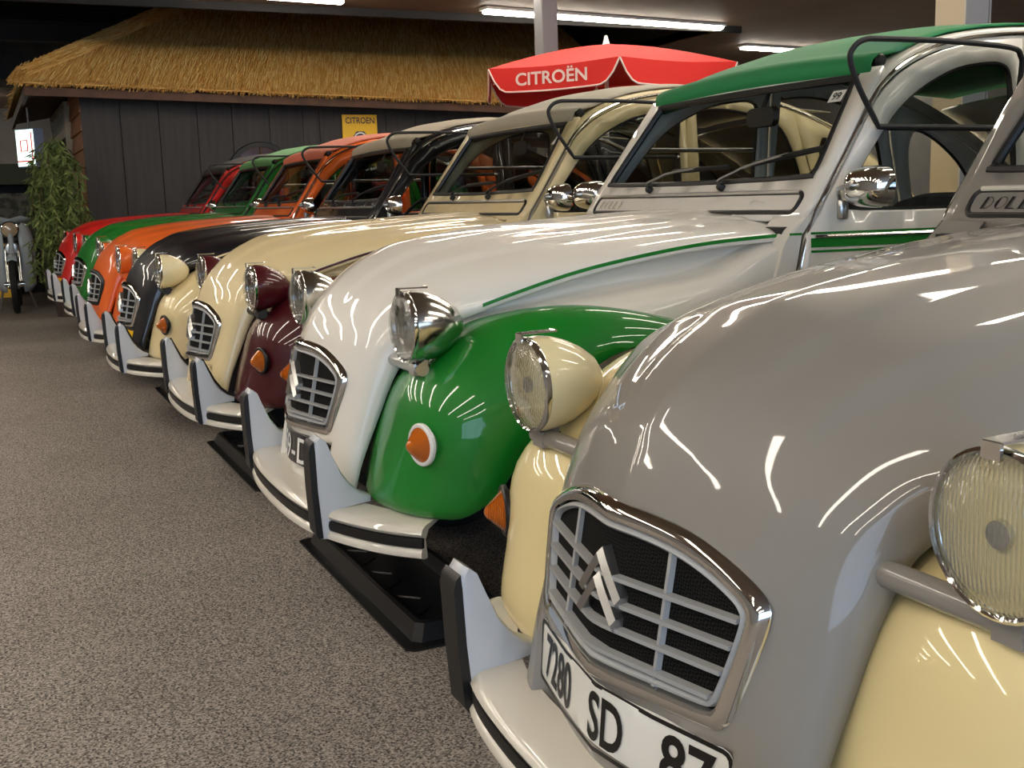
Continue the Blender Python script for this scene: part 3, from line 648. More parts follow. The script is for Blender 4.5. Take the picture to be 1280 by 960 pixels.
CARS = [
 dict(X=-10.9, Y=0.484, th=0.66, dz=0.012, pt=-0.45, paint=(196, 34, 30), wing=(196, 34, 30), lamp=(196, 34, 30), roof=(70, 68, 68), label='bright red bubble-bonnet car at the end of the row beside the dark boarded wall'),
 dict(X=-9.306, Y=0.528, th=1.01, dz=0.008, pt=-0.4, paint=(26, 112, 36), wing=(26, 112, 36), lamp=(26, 112, 36), roof=(96, 150, 96), label='green vintage car with a pale green fabric roof between the red and orange cars'),
 dict(X=-7.739, Y=0.515, th=-0.2, dz=-0.012, pt=0.01, paint=(222, 100, 32), wing=(222, 100, 32), lamp=(222, 100, 32), roof=(206, 112, 84), label='all-orange vintage car with an orange fabric roof beside the black car'),
 dict(X=-6.18, Y=0.535, th=-0.67, dz=-0.014, pt=-0.45, paint=(14, 15, 22), wing=(226, 208, 158), lamp=(228, 214, 168), roof=(172, 160, 138), label='black vintage car with cream wings, cream headlights and a beige fabric roof'),
 dict(X=-4.55, Y=0.631, th=-0.1, dz=-0.001, pt=-0.17, paint=(224, 206, 160), wing=(70, 10, 18), lamp=(74, 10, 18), roof=(168, 160, 142), label='cream vintage car with maroon wings and maroon headlights'),
 dict(X=-2.9, Y=0.624, th=-0.9, dz=0.007, pt=-0.39, paint=(226, 222, 212), wing=(14, 122, 34), lamp='chrome', roof=(20, 128, 70), label='white vintage car with green wings, chrome headlights and a green fabric roof'),
 dict(X=-1.208, Y=0.612, th=-0.44, dz=-0.016, pt=1.2, paint=(136, 132, 126), wing=(226, 210, 156), lamp=(230, 216, 168), roof=(128, 124, 118), label='grey vintage car with cream wings, cream headlights and a white French-style plate'),
]
MT['chrome_dark'] = MT['brushed']
ROOTS = []
for ci, C_ in enumerate(CARS):
    root = empty('vintage_car', (C_['X'], C_['Y'], C_['dz']-R(C_['pt'])*.65), R(C_['th'])); root.rotation_euler = (R(C_['pt']), 0, R(C_['th']))
    tag(root, C_['label'], 'car', 'vintage cars parked side by side'); ROOTS.append(root)
    pm = paint('paint_%d' % ci, C_['paint']); wmt = paint('wing_paint_%d' % ci, C_['wing']) if C_['wing'] != C_['paint'] else pm
    lm = MT['satin'] if C_['lamp'] == 'chrome' else (pm if C_['lamp'] == C_['paint'] else paint('lamp_paint_%d' % ci, C_['lamp']))
    rm = mat('roof_fabric_%d' % ci, C_['roof'], rough=.7, bump=(400, .15))
    C_['pm'], C_['wm'] = pm, wmt
    role = {'paint': pm, 'wing': wmt, 'lamp': lm, 'roof': rm, 'bar': MT['brushed'] if ci in (5,) else (pm if ci in (0, 1, 2, 6) else MT['trim']),
            'sigbase': MT['white'] if ci == 5 else MT['rubber'], 'gframe': MT['rubber'] if ci == 2 else MT['chrome'], 'otrim': MT['rubber'] if ci in (3, 4) else MT['overrider'],
            'gutter': MT['trim'] if ci in (0, 1) else MT['chrome'], 'venttrim': MT['bumper'] if ci == 6 else MT['brushed'], 'wiper': MT['brushed'] if ci >= 5 else MT['rubber']}
    made = {}
    for key, name, me, ro, par, loc, solid, lab in PROTO:
        if ro == 'otrim' and ci not in (3, 4): continue
        if key in ('mr', 'mar', 'mbr') and ci != 5: continue
        o = bpy.data.objects.new(name, me); COL.objects.link(o); o.parent = made[par] if par else root
        if not me.materials: me.materials.append(MT['black'])
        o.material_slots[0].link = 'OBJECT'; o.material_slots[0].material = role.get(ro) or MT[ro]
        if loc: o.location = loc
        if solid:
            sd = o.modifiers.new('solid', 'SOLIDIFY'); sd.thickness = solid; sd.offset = 0
        if name == 'wheel': o.location.z -= C_['dz']+R(C_['pt'])*(loc[1]-.65)
        if lab: o['label'] = lab
        made[key] = o
    C_['made'] = made
MT['p_white'] = mat('plate_white', (226, 226, 220), rough=.35); MT['p_black'] = mat('plate_black', (16, 18, 26), rough=.3, coat=.5)
MT['p_yellow'] = mat('plate_yellow', (236, 186, 24), rough=.35); MT['ink'] = mat('print_black', (10, 10, 10), rough=.4); MT['ink_w'] = mat('print_white', (232, 232, 228), rough=.4)
plate(ROOTS[6], MT['p_white'], MT['ink'], [('7280', -.148, .128, .068, .02), ('SD', .024, .080, .068, .02), ('87', .176, .088, .068, .02)], border=MT['ink'])
plate(ROOTS[5], MT['p_black'], MT['ink_w'], [('59-D', .012, .235, .068, .006)], hw=.23)
plate(ROOTS[4], C4 := CARS[4]['pm'], MT['ink'], [], hw=.23)
plate(ROOTS[3], MT['p_yellow'], MT['ink'], [], hw=.25)
plate(ROOTS[0], MT['p_yellow'], MT['ink'], [], hw=.25)
# ------------------------------------------------------------------ decals on the cars
def on_side(s, pts, off): return [Vector((s*(xs(y, z)+off), y, z)) for y, z in pts]
MT['green_line'] = paint('green_stripe', (14, 122, 34)); MT['maroon_line'] = paint('maroon_stripe', (74, 14, 22)); MT['cream_line'] = paint('cream_stripe', (226, 208, 158))
def bonnet_stripe(car, m):
    e = cr(EDG[9:], 6)
    for s in (1, -1):
        rows = [[(s*(p.x+.0035), p.y, p.z+.012), (s*(p.x+.004), p.y, p.z+.007), (s*(p.x+.0035), p.y, p.z+.003)] for p in e[3:]]
        obj('stripe', grid(rows), m, car)
bonnet_stripe(CARS[5]['made']['bonnet'], MT['green_line']); bonnet_stripe(CARS[4]['made']['bonnet'], MT['maroon_line']); bonnet_stripe(CARS[3]['made']['bonnet'], MT['cream_line'])
for s, k in ((1, 'l'), (-1, 'r')):
    for z0, z1 in ((1.001, 1.007), (.968, .992), (.955, .961)):
        q = [[(s*(xs(y, z)+.0185), y, z) for z in (z0, z1)] for y in [1.29+.04*i for i in range(60) if not 2.045 < 1.29+.04*i < 2.075 and 1.29+.04*i < 2.72]]
        fr = [r_ for r_ in q if r_[0][1] < 2.05]; bk = [r_ for r_ in q if r_[0][1] > 2.07]
        obj('stripe', grid(fr), MT['green_line'], CARS[5]['made']['fd'+k]); obj('stripe', grid(bk), MT['green_line'], CARS[5]['made']['rd'+k])
    obj('moulding', tube([(s*(xs(y, .996)+.022), y, .996) for y in (1.30, 1.5, 1.75, 2.03)], .0045, 6), MT['chrome'], CARS[5]['made']['fd'+k])
    obj('stripe', grid([[(s*(xs(y, z)+.003), y, z) for z in (1.0, 1.006)] for y in (1.235, 1.25, 1.275)]), MT['green_line'], CARS[5]['made']['cs'+k])
# price sticker 99 and the name on the vent flap
fr5 = CARS[5]['made']['front']
st = obj('sticker', panel([(-.026, -.016), (.026, -.016), (.026, .016), (-.026, .016)], [], lambda a, b: scr(.440+a, 1.366+b+.0*a, -.008), .03), MT['p_white'], fr5)
obj('digits', xf(fit_text('99', .032, .020, .01), lambda a, b, c: scr(.440+a, 1.366+b, -.0065)), MT['ink'], fr5)
fr4 = CARS[4]['made']['front']
obj('sticker', panel([(-.016, -.02), (.020, -.02), (.004, .022)], [], lambda a, b: scr(.455+a, 1.352+b, -.008), .03), MT['p_white'], fr4)
MT['ghost'] = mat('faded_lettering', (150, 140, 120), rough=.4)
def dolly(car, m, x0=-.512, h=.024):
    x = x0; strokes = []
    def S(*pts): strokes.append([(x0+(px+.28*pz)*1.0, pz) for px, pz in pts])
    W = .033
    def quad(a, b): return [(a, 0), (b, 0), (b, h), (a, h)]
    cur = 0
    for ch in 'DOLLY':
        if ch in 'DL': S(*quad(cur, cur+.0065)); S(*quad(cur+.0085, cur+.0098))
        if ch == 'D':
            a = [(cur+.0098+.015*math.cos(t), h/2+h/2*math.sin(t)) for t in [-math.pi/2+math.pi*k/12 for k in range(13)]]; b = [(cur+.0098+.0135*math.cos(t), h/2+(h/2-.0015)*math.sin(t)) for t in [math.pi/2-math.pi*k/12 for k in range(13)]]; S(*(a+b))
        if ch == 'O':
            f = lambda r1, r2, n=24: [(cur+.014+r1*math.cos(2*math.pi*k/n), h/2+r2*math.sin(2*math.pi*k/n)) for k in range(n)]
            o_, i_ = f(.014, h/2), f(.0126, h/2-.0014)
            for k in range(24): S(o_[k], o_[(k+1) % 24], i_[(k+1) % 24], i_[k])
            S(*([(cur+.014+.0135*math.cos(t), h/2+(h/2-.001)*math.sin(t)) for t in [R(115)+R(130)*k/8 for k in range(9)]]))
        if ch == 'L': S((cur, 0), (cur+.024, 0), (cur+.024, .0016), (cur, .0016))
        if ch == 'Y': S((cur+.008, 0), (cur+.0145, 0), (cur+.0145, h*.5), (cur+.0065, h), (cur, h), (cur+.008, h*.5)); S((cur+.0145, h*.5), (cur+.024, h), (cur+.0225, h), (cur+.0135, h*.5))
        cur += W
    V, F = [], []
    for q in strokes:
        n = len(V); V += [scr(a, 1.070+b, .0100) for a, b in q]; F.append(tuple(range(n, n+len(q))))
    obj('lettering', (V, F), m, car, smooth=False)
dolly(CARS[6]['made']['front'], MT['ink']); dolly(CARS[4]['made']['front'], MT['ghost']); dolly(CARS[5]['made']['front'], MT['ghost'])

# ------------------------------------------------------------------ drip trays under the noses
MT['tray'] = mat('black_plastic', (26, 26, 27), rough=.32)
def tray(x0, x1, y0, y1, label):
    def ringp(i, z): return [(x0+i, y0+i, z), (x1-i, y0+i, z), (x1-i, y1-i, z), (x0+i, y1-i, z)]
    def soft(i, z, c=.02):
        a, b, e, f = x0+i, x1-i, y0+i, y1-i
        return [(a+c, e, z), (b-c, e, z), (b, e+c, z), (b, f-c, z), (b-c, f, z), (a+c, f, z), (a, f-c, z), (a, e+c, z)]
    V, F = grid([soft(0, .0), soft(0, .006), soft(.03, .008), soft(.045, .052), soft(.052, .056), soft(.062, .052), soft(.075, .014)], cv=True)
    F.append(tuple(6*8+k for k in range(8))); F.append(tuple(range(8))[::-1])
    t = tag(obj('drip_tray', (V, F), MT['tray'], angle=25), label, 'tray', 'black drip trays')
    nx = int((x1-x0-.2)/.12); ny = int((y1-y0-.2)/.10); L = []
    for i in range(nx):
        for j in range(ny):
            cx = x0+.13+.12*i; cy = y0+.13+.10*j; a = R(45 if (i+j) % 2 else -45); c, s_ = math.cos(a)*.035, math.sin(a)*.035
            L.append(tube([(cx-c, cy-s_, .014), (cx+c, cy+s_, .014)], .005, 6))
    if L:
        rb = obj('tread_ribs', merge(*L), MT['tray'], t); rb['kind'] = 'stuff'
tray(-3.57, -2.50, .862, 1.21, 'black plastic drip tray under the white car with green wings')
tray(-5.36, -4.29, .88, 1.23, 'black plastic drip tray under the cream car with maroon wings')
tray(-7.22, -6.15, .89, 1.14, 'black plastic drip tray under the black car')

# ------------------------------------------------------------------ parasol
MT['red'] = mat('red_parasol_cloth', (196, 30, 20), rough=.75); MT['piping'] = mat('pale_piping', (216, 200, 190), rough=.7)
for m_ in (MT['red'],):
    b = m_.node_tree.nodes['Principled BSDF']; b.inputs['Transmission Weight'].default_value = .0
pu = empty('parasol', (-8.1, 4.73, 0)); tag(pu, 'red advertising parasol with white lettering standing behind the cream car', 'parasol')
RP, ZR, ZA, NPAN, A0 = 1.10, 2.10, 2.325, 6, None
fa = math.atan2(-4.73, 8.1)+R(5)     # a corner points nearly at the aisle
def rimpt(a, rad=RP):
    seg = 2*math.pi/NPAN; t = (a-fa) % seg; k = math.cos(seg/2)/math.cos(t-seg/2); return Vector((rad*k*math.cos(a), rad*k*math.sin(a), 0))
for i in range(NPAN):
    a0 = fa+2*math.pi*i/NPAN; seg = 2*math.pi/NPAN; rows = []
    for j in range(9):
        q = j/8; row = []
        for k in range(13):
            a = a0+seg*k/12; p = rimpt(a)*q; sag = .03*math.sin(math.pi*k/12)*q
            row.append((p.x, p.y, ZA-(ZA-ZR)*(q**1.45)-sag*.6))
        rows.append(row)
    pn = obj('canopy_panel', grid(rows), MT['red'], pu)
    vr = []; edge = []
    for k in range(25):
        a = a0+seg*k/24; p = rimpt(a)*1.002; e = min(k, 24-k)/24
        dp = .175*(1-(1-min(1, e/.14))**2.2); z = ZR-.018*math.sin(math.pi*k/24)
        out = .02*math.sin(math.pi*k/24)
        vr.append([(p.x*(1+out*t_), p.y*(1+out*t_), z-dp*t_-.004*t_) for t_ in (0, .33, .66, 1)]); edge.append(vr[-1][-1])
    va = obj('valance', grid(vr), MT['red'], pu); obj('piping', tube(edge, .007, 6), MT['piping'], va)
    t = fit_text('CITROËN', .60, .115, .02)
    Lc = (rimpt(a0)+rimpt(a0+seg))/2; tv = (rimpt(a0+seg)-rimpt(a0)).normalized(); nv = Vector((Lc.x, Lc.y, 0)).normalized()
    if i % 2 == 1: obj('lettering', xf(t, lambda a, b, c: (Lc.x+tv.x*a+nv.x*.026, Lc.y+tv.y*a+nv.y*.026, ZR-.092+b)), MT['piping'], va)
    obj('rib', tube([(0, 0, ZA-.05), rimpt(a0)*.98+Vector((0, 0, ZR-.01))], .006, 6), MT['white'], pu)
obj('pole', tube([(0, 0, .05), (0, 0, ZA)], .018, 12), MT['white'], pu)
obj('finial', lathe([(.0, ZA-.01), (.032, ZA), (.022, ZA+.03), (.012, ZA+.07), (.0, ZA+.075)], 14, 'z', False), MT['white'], pu)
obj('base', lathe([(0, 0), (.26, 0), (.26, .05), (.08, .07), (.05, .12), (.0, .12)], 24, 'z', False), MT['steel'], pu)

# ------------------------------------------------------------------ thatched house at the end of the row
MT['board'] = mat('charcoal_boards', (60, 57, 56), rough=.75, noise=(3, (50, 48, 48), .35, .65, (1, 6, .4)))
MT['brownwood'] = mat('brown_wood', (88, 58, 40), rough=.7, noise=(5, (70, 46, 32), .4, .6))
MT['shingle'] = mat('cedar_shingle', (190, 134, 92), rough=.8, noise=(4, (160, 108, 74), .35, .65))
MT['cream'] = mat('cream_window_paint', (176, 166, 142), rough=.6)
def straw():
    m = mat('straw', (214, 160, 74), rough=.8, spec=.2); nt = m.node_tree
    at = nt.nodes.new('ShaderNodeAttribute'); at.attribute_name = 'tone'
    c = nt.nodes.new('ShaderNodeValToRGB'); e = c.color_ramp.elements
    e[0].position = 0; e[0].color = lin((222, 160, 72)); e[1].position = 1; e[1].color = lin((255, 228, 150))
    nt.links.new(at.outputs['Fac'], c.inputs[0]); nt.links.new(c.outputs[0], nt.nodes['Principled BSDF'].inputs['Base Color'])
    return m
MT['straw'] = straw()
hs = empty('thatched_house', (-13.5, 1.12, 0)); tag(hs, 'thatched cottage with a charcoal board front and shingled side wall', 'building')
H0 = Vector((-13.5, 1.12, 0)); ht = lambda part: mv(part, *(-H0))
obj('wall_core', ht(merge(box(-18.4, -13.53, 1.15, 8.2, 0, 2.55))), MT['black'], hs, False)
yb = 1.12; k = 0
while yb < 8.1:
    wd = (.205, .42, .43, .40, .44, .41)[k % 6] if k else .42
    z1 = 2.5; obj('board', ht(box(-13.53, -13.505+random.uniform(-.003, .003), yb+.004, min(yb+wd, 8.2)-.004, 0, z1)), MT['board'], hs, False); yb += wd; k += 1
sh = [mesh('shingle', prism([(0, 0), (wd-.006, 0), (wd-.006, .24), (0, .24)], lambda a, b: (a, -.004, b), lambda a, b: (a, -.030*(1-b/.24)-.010, b)), False) for wd in (.42, .51, .60)]
for r_ in range(13):
    x = -13.5-(.11 if r_ % 2 else 0)*0; x = -13.52
    n = 0
    while x > -16.2:
        w_ = (.42, .51, .60)[(r_*2+n) % 3]; x -= w_; n += 1
        if x < -15.05: break
        obj('shingle', sh[(r_*2+n-1) % 3], MT['shingle'], hs, loc=(x+13.5, 1.15-1.12, r_*.2))
wf = obj('window', ht(merge(box(-17.9, -17.8, 1.06, 1.15, .9, 2.45), box(-15.15, -15.05, 1.06, 1.15, .9, 2.45), box(-17.8, -15.15, 1.06, 1.15, .9, 1.0), box(-17.8, -15.15, 1.06, 1.15, 2.40, 2.45), box(-17.8, -15.15, 1.05, 1.15, 2.02, 2.12))), MT['cream'], hs, False)
for q in range(4): obj('glazing_bar', ht(box(-17.3+.55*q-.02, -17.3+.55*q+.02, 1.075, 1.13, 2.12, 2.40)), MT['cream'], wf, False)
obj('pane', ht(box(-17.8, -15.15, 1.11, 1.118, 2.12, 2.40)), MT['glass'], wf, False); obj('pane', ht(box(-17.8, -15.15, 1.11, 1.118, 1.0, 2.02)), MT['glass'], wf, False)
# round window in the boards
rwn = obj('round_window', ht(mv(lathe([(.36, -.02), (.41, -.02), (.42, .01), (.41, .035), (.36, .035)], 36, 'x', False), -13.50, 3.1, 1.446)), MT['trim'], hs)
MT['dimpane'] = mat('dark_round_pane', (34, 22, 21), rough=.12, coat=.3)
obj('pane', ht(mv(lathe([(0, 0), (.365, 0), (.365, .006), (0, .006)], 36, 'x', False), -13.497, 3.1, 1.446)), MT['dimpane'], rwn)
for q in range(4):
    a = math.pi*q/4; c, s_ = math.cos(a)*.37, math.sin(a)*.37
    obj('spoke', ht(tube([(-13.485, 3.1-c, 1.446-s_), (-13.485, 3.1+c, 1.446+s_)], .016, 6)), MT['brownwood'], rwn)
# roof: slope planes, eave boards, straw
TT = .56; ER = .026
def ez(y): return 2.465-ER*(y-.49)
def front(k, y): return Vector((-13.0-k, y, ez(y)+k*TT))
def side(k, x): return Vector((x, .49+k, 2.465+k*TT))
KM = 2.5
obj('fascia_board', ht(grid([[(-13.06, y, ez(y)-.13), (-13.06, y, ez(y)-.04), (-13.10, y, ez(y)-.04), (-13.10, y, ez(y)-.13)] for y in (.55, 4, 8.25)], cv=True)), MT['brownwood'], hs, False)
obj('fascia_board', ht(box(-18.3, -13.1, .55, .59, 2.33, 2.43)), MT['brownwood'], hs, False)
obj('soffit', ht(merge(grid([[(-13.08, .57, 2.39), (-13.6, 1.12, 2.50)], [(-13.08, 8.2, 2.2), (-13.6, 8.2, 2.36)]]), grid([[(-13.08, .57, 2.39), (-13.6, 1.12, 2.50)], [(-18.3, .57, 2.39), (-18.3, 1.12, 2.50)]]))), MT['brownwood'], hs, False)
base = merge(grid([[front(0, .49)+Vector((0, 0, -.012)), front(0, 8.25)+Vector((0, 0, -.012))], [front(0, .49), front(0, 8.25)], [front(KM, .49+KM), front(KM, 8.25)]]),
             grid([[side(0, -13.0)+Vector((0, 0, -.012)), side(0, -18.4)+Vector((0, 0, -.012))], [side(0, -13), side(0, -18.4)], [side(KM, -13-KM), side(KM, -18.4)]]))
roofo = obj('thatch', ht(base), MT['straw'], hs, False)
ta = roofo.data.attributes.new('tone', 'FLOAT', 'FACE'); ta.data.foreach_set('value', [.5]*len(roofo.data.polygons))
V, F, TN = [], [], []
def strand(p, dirn, nrm, L, wd, tone):
    sd = dirn.cross(nrm).normalized()*wd; n = len(V)
    a, b = p, p-dirn*L+nrm*random.uniform(.004, .022)
    V.extend([a-sd, a+sd, b+sd*.8, b-sd*.8, a+nrm*wd*.7, b+nrm*wd*.7]); F.extend([(n, n+4, n+5, n+3), (n+4, n+1, n+2, n+5)]); TN.extend([tone, tone])
dF = Vector((-1, 0, TT)).normalized(); nF = Vector((TT, 0, 1)).normalized(); dS = Vector((0, 1, TT)).normalized(); nS = Vector((0, -TT, 1)).normalized()
for _ in range(26000):
    y = random.uniform(.5, 8.2); k = random.random()**1.1*KM
    if y < .49+k: continue
    dd = (Vector((-1, .36, TT))+Vector((0, random.uniform(-.10, .10), 0))).normalized()
    strand(front(k+.30, y)+nF*random.uniform(.005, .03), dd, nF, random.uniform(.30, .42), random.uniform(.005, .010), random.random()**1.2)
for _ in range(4200):      # ragged eave
    y = random.uniform(.47, 8.22); strand(front(.21, y)+nF*random.uniform(-.055, .02), Vector((-1, .36, TT)).normalized(), nF, random.uniform(.22, .30), .006, random.random())
for _ in range(4500):
    x = random.uniform(-18.3, -13.0); k = random.random()*KM
    if -13-k < x: continue
    strand(side(k+.3, x)+nS*random.uniform(.005, .03), dS, nS, random.uniform(.3, .42), random.uniform(.005, .010), random.random()**1.2)
dH = Vector((-1, 1, TT)).normalized(); nH = (nF+nS).normalized(); sH = dH.cross(nH).normalized()
for _ in range(5200):      # hip roll, straw laid along the hip
    k = random.uniform(.12, KM); q = random.uniform(-1, 1); p = Vector((-13-k, .49+k, 2.465+k*TT))
    strand(p+sH*q*(.05+.11*min(1, k/.6))+nH*(.085*(1-q*q)+random.uniform(0, .02))+dH*.25, (dH+sH*random.uniform(-.05, .05)).normalized(), nH, random.uniform(.25, .42), .008, random.random())
so = obj('straw_strands', ht((V, F)), MT['straw'], hs, False); so['kind'] = 'stuff'
# recalc merges nothing here, faces keep their order count: one tone per face
ta = so.data.attributes.new('tone', 'FLOAT', 'FACE'); rnd = [random.random()**1.2 for _ in range(len(so.data.polygons)//2+1)]
ta.data.foreach_set('value', [rnd[i//2] for i in range(len(so.data.polygons))])

# yellow enamel sign on the boards
MT['yellow'] = mat('yellow_enamel', (240, 190, 8), rough=.35, coat=.4); MT['navy'] = mat('navy_print', (18, 22, 60), rough=.4)
sg = tag(obj('enamel_sign', ht(box(-13.49, -13.465, 4.12, 4.565, 1.55, 2.185)), MT['yellow'], smooth=False), 'yellow enamel sign with dark lettering and a blue chevron emblem on the boarded wall', 'sign'); sg.location = H0
SX = -13.462
sy = lambda part, z=0, o_=0: ht(xf(part, lambda a, b, c: (SX+o_, 4.345+a, 1.87+b+z)))
obj('lettering', sy(fit_text('CITROEN', .37, .075, .01), .245), MT['navy'], sg)
octo = [(.125*math.cos(R(22.5+45*k)), .155*math.sin(R(22.5+45*k))-.03) for k in range(8)]
obj('emblem', sy(([(a, b, 0) for a, b in octo], [tuple(range(8))])), MT['navy'], sg, False)
ell = lambda a, b, n=32: [(a*math.cos(2*math.pi*k/n), b*math.sin(2*math.pi*k/n)-.03, 0) for k in range(n)]
obj('emblem_ring', sy(grid([ell(.105, .135), ell(.09, .118)], cv=True), 0, .001), MT['p_white'], sg, False)
for z0 in (-.02, -.10):
    obj('emblem_chevron', sy(([(-.085, z0-.05, 0), (0, z0+.06, 0), (.085, z0-.05, 0), (.085, z0-.085, 0), (0, z0+.02, 0), (-.085, z0-.085, 0)], [(0, 1, 4, 5), (1, 2, 3, 4)]), 0, .0015), MT['yellow'], sg, False)

# ------------------------------------------------------------------ weeping shrub at the house corner
MT['leaf'] = mat('fern_green', (124, 138, 74), rough=.7, noise=(9, (78, 98, 46), .35, .65)); MT['bark'] = mat('bark', (74, 58, 42), rough=.9)
sb = empty('weeping_shrub', (-12.85, .80, 0)); tag(sb, 'tall green weeping shrub in front of the cottage corner', 'shrub')
MT['pot'] = mat('clay_pot', (70, 60, 54), rough=.8)
obj('pot', lathe([(0, 0), (.14, 0), (.18, .26), (.19, .28), (.165, .28), (.15, .24), (0, .24)], 20, 'z', False), MT['pot'], sb)
V, F = [], []; stems = []
for i in range(60):
    a = random.uniform(0, 2*math.pi); top = random.uniform(.75, 1.55) if i > 8 else random.uniform(1.6, 1.85); rad = random.uniform(.08, .33)
    bx = Vector((math.cos(a)*rad*.3, math.sin(a)*rad*.3-(.04 if top > 1.55 else 0), 0))
    path = [Vector((0, 0, .2)), Vector((bx.x*.5, bx.y*.5, top*.6)), Vector((bx.x*1.6, bx.y*1.6, top)), Vector((math.cos(a)*rad, math.sin(a)*rad, top-.12)), Vector((math.cos(a)*rad*1.05, math.sin(a)*rad*1.05, top-random.uniform(.35, .6)))]
    pth = cr(path, 5); stems.append(tube(pth[::2], .005, 5))
    for p in pth[8:]:
        for _ in range(9):
            dv = Vector((random.gauss(0, 1), random.gauss(0, 1), -.9)).normalized(); L = random.uniform(.06, .14); sd = dv.cross(Vector((random.random()-.5, random.random()-.5, random.random()))).normalized()*.011
            q = p+Vector((random.gauss(0, .02), random.gauss(0, .02), random.gauss(0, .03))); n = len(V)
            V += [q, q+dv*L*.4+sd, q+dv*L, q+dv*L*.4-sd]; F.append((n, n+1, n+2, n+3))
obj('stems', merge(*stems), MT['bark'], sb)['kind'] = 'stuff'; lf = obj('foliage', (V, F), MT['leaf'], sb, False); lf['kind'] = 'stuff'

# ------------------------------------------------------------------ moped by the shrub (local: +x forward towards the aisle)
MT['moped'] = paint('moped_grey_blue', (168, 178, 182)); MT['lampglass'] = mat('old_lamp_glass', (170, 150, 120), rough=.15, coat=1)
mp = empty('moped', (-13.95, .30, 0), R(-3)); tag(mp, 'pale grey-blue moped with wide leg shields parked beside the shrub', 'moped')
fw = obj('front_wheel', mv(lathe([(.255, -.022), (.29, -.036), (.315, -.026), (.322, 0), (.315, .026), (.29, .036), (.255, .022)], 32, 'y', False), .35, 0, .322), MT['tyre'], mp)
obj('rim', mv(lathe([(.255, -.018), (.245, 0), (.255, .018)], 32, 'y', False), .35, 0, .322), MT['chrome'], fw); obj('hub', mv(lathe([(0, -.05), (.05, -.05), (.05, .05), (0, .05)], 16, 'y', False), .35, 0, .322), MT['brushed'], fw)
obj('spokes', merge(*[tube([(.35, .02*(-1)**k, .322), (.35+.25*math.cos(2*math.pi*k/20), 0, .322+.25*math.sin(2*math.pi*k/20))], .002, 4) for k in range(20)]), MT['chrome'], fw)['kind'] = 'stuff'
rw_ = obj('rear_wheel', mv(lathe([(.255, -.018), (.295, -.026), (.318, -.018), (.322, 0), (.318, .018), (.295, .026), (.255, .018)], 32, 'y', False), -.80, 0, .322), MT['tyre'], mp)
for s in (1, -1):
    fk = obj('fork', tube([(.36, s*.065, .30), (.22, s*.065, .74)], .017, 10), MT['chrome'], mp)
    obj('axle_nut', mv(lathe([(0, -.03), (.026, -.03), (.026, .03), (0, .03)], 12, 'y', False), .36, s*.075, .33), MT['chrome'], fk)
    rows = []
    for z, c0, c1, x in ((.22, .09, .16, .10), (.30, .085, .22, .12), (.5, .08, .235, .16), (.7, .08, .24, .19), (.85, .08, .225, .19), (.96, .09, .19, .17), (1.0, .12, .15, .15)):
        rows.append([(x-.11*(q**2), s*(c0+(c1-c0)*q), z) for q in (0, .25, .5, .75, 1)])
    obj('leg_shield', grid(rows), MT['moped'], mp, solid=.006)
    obj('grip', tube([(.06, s*.20, 1.075), (.02, s*.33, 1.07)], .017, 10), MT['rubber'], mp)
    obj('brake_lever', tube([(.09, s*.19, 1.09), (.09, s*.30, 1.085)], .008, 6), MT['chrome'], mp)
rows = []
for k in range(13):
    a = R(-20+150*k/12); rows.append([(.35+(.345+.01)*math.cos(a)*1, q*.055, .322+.35*math.sin(a)-.02*abs(q)) for q in (-1, -.6, 0, .6, 1)])
obj('mudguard', grid(rows[6:]), MT['moped'], mp, solid=.003)
obj('handlebar_cowl', grid([[(x, y, z) for y, z in ((-.24, 1.05), (-.12, 1.02+dz), (0, .99+dz), (.12, 1.02+dz), (.24, 1.05))]+[(x, y, z) for y, z in ((.24, 1.085), (.1, 1.10), (0, 1.105), (-.1, 1.10), (-.24, 1.085))] for x, dz in ((.02, -.02), (.10, -.02), (.17, .02), (.19, .06))], cv=True), MT['moped'], mp)
hl = obj('headlamp', mv(lathe([(.0, -.14), (.05, -.12), (.085, -.05), (.09, .0), (.08, .012), (.0, .03)], 20, 'x', False), .22, 0, .93), MT['lampglass'], mp)
obj('lamp_rim', mv(lathe([(.082, .012), (.094, .006), (.094, -.03), (.082, -.03)], 24, 'x', False), .22, 0, .93), MT['chrome'], hl)
obj('horn_cover', mv(xf(lathe([(0, -.06), (.07, -.06), (.075, .0), (.06, .03), (0, .04)], 16, 'x', False), lambda x, y, z: (x, y, z*1.1)), .24, 0, .72), MT['brushed'], mp)
obj('frame', merge(tube([(.16, 0, 1.02), (.30, 0, .66)], .03, 10), tube(cr([(.16, 0, .95), (0, 0, .5), (-.2, 0, .42), (-.45, 0, .55), (-.80, 0, .60)], 4), .035, 10), tube([(-.8, .06, .322), (-.4, .06, .5)], .015, 8), tube([(-.8, -.06, .322), (-.4, -.06, .5)], .015, 8)), MT['moped'], mp)
obj('saddle', xf(lathe([(0, .0), (.10, .0), (.14, .03), (.13, .07), (.06, .09), (0, .09)], 18, 'z', False), lambda x, y, z: (x*1.5-.5, y, z+.76)), MT['rubber'], mp)
obj('kick_stand', merge(tube([(.0, .09, .40), (-.06, .20, .012)], .011, 6), tube([(.0, -.09, .40), (-.06, -.20, .012)], .011, 6)), MT['brushed'], mp)
obj('engine', merge(box(-.2, .06, -.08, .08, .26, .44)), MT['trim'], mp, False)

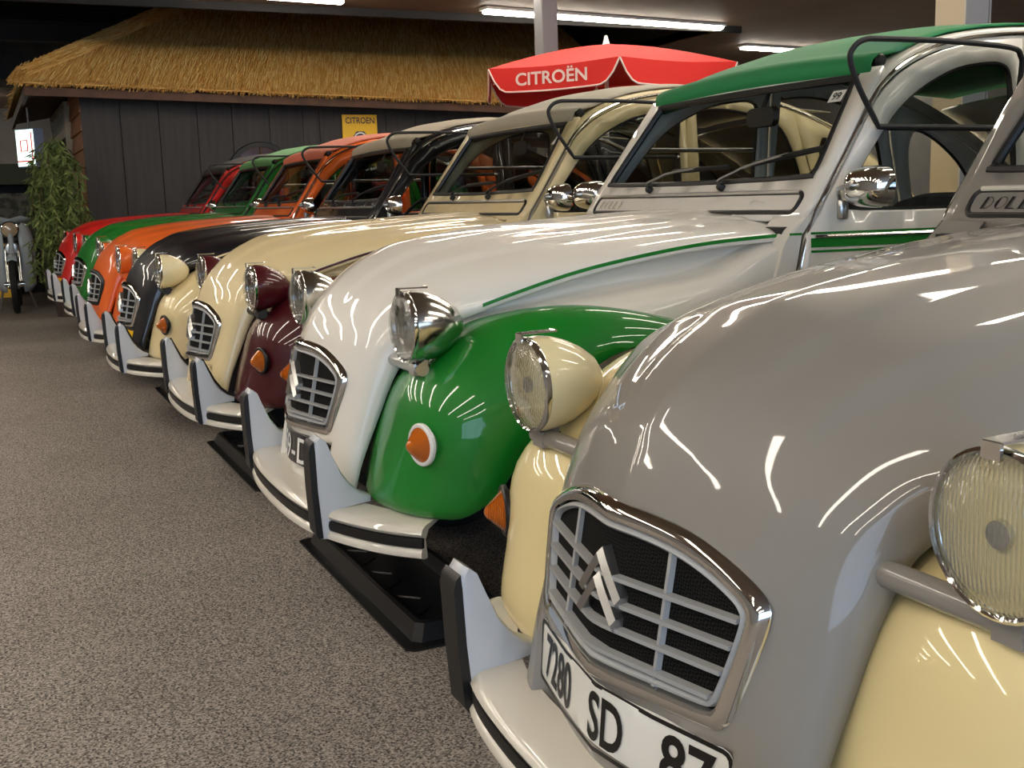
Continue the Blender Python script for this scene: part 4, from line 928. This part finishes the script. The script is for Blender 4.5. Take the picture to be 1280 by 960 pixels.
# ------------------------------------------------------------------ hanging light box, stall and crate behind the moped
MT['lit'] = mat('lit_panel', (214, 236, 226), emit=1.6); MT['boxside'] = mat('box_blue_grey', (126, 142, 172), rough=.4); MT['redline'] = mat('red_print', (200, 40, 40), emit=.6)
lb = empty('light_box', (-14.5, .62, 1.64), R(38)); tag(lb, 'small lit white box sign with red lines hanging under the thatched eave', 'sign')
obj('case', box(-.15, .15, -.07, .07, 0, .44), MT['boxside'], lb, False)
obj('lit_face', box(-.145, .145, -.075, -.070, .01, .43), MT['lit'], lb, False)
for a in (((-.09, .08, .06, .075)), ((.065, .075, .06, .40)), ((-.05, .02, .18, .19)), ((-.05, .03, .30, .31)), ((-.05, -.04, .18, .31)), ((.02, .03, .18, .31))): obj('red_line', box(a[0]*1.6, a[1]*1.6, -.0775, -.075, a[2], a[3]), MT['redline'], lb, False)
obj('hanger', tube([(0, 0, .44), (0, 0, .69)], .010, 6), MT['steel'], lb)
MT['olive'] = mat('olive_green_paint', (58, 62, 34), rough=.6); MT['picture'] = mat('mottled_picture', (106, 104, 92), rough=.7, noise=(14, (60, 62, 50), .4, .6))
stl = empty('market_stall', (-17.4, -.3, 0)); tag(stl, 'dark olive green stall with a shelf standing behind the moped', 'stall')
obj('canopy', box(-.6, .4, -1.2, 1.15, 1.5, 1.78), MT['olive'], stl, False)
for a, b in ((.32, 1.08), (.32, -1.12), (-.55, 1.08), (-.55, -1.12)): obj('post', box(a-.04, a+.04, b-.04, b+.04, 0, 1.5), MT['olive'], stl, False)
obj('counter', box(-.6, .38, -1.2, 1.15, .78, .92), MT['olive'], stl, False); obj('back_panel', box(-.6, -.56, -1.18, 1.13, 0, 1.5), MT['trim'], stl, False); obj('front_panel', box(.28, .31, -1.1, 1.06, 0, .78), MT['black'], stl, False)
tag(obj('framed_picture', mv(box(-.015, .015, -.33, .33, 0, .46), -17.05, .40, .921), MT['picture'], smooth=False), 'mottled grey picture panel standing on the olive stall counter', 'picture')
tag(obj('yellow_crate', merge(mv(box(-.2, .2, -.16, .16, 0, .03), -16.5, .18, 0), *[mv(b_, -16.5, .18, 0) for b_ in (box(-.2, .2, -.16, -.14, .03, .72), box(-.2, .2, .14, .16, .03, .72), box(.18, .2, -.14, .14, .03, .72), box(-.2, -.18, -.14, .14, .03, .72))]), MT['yellow'], smooth=False), 'tall open yellow crate on the floor behind the moped', 'crate')
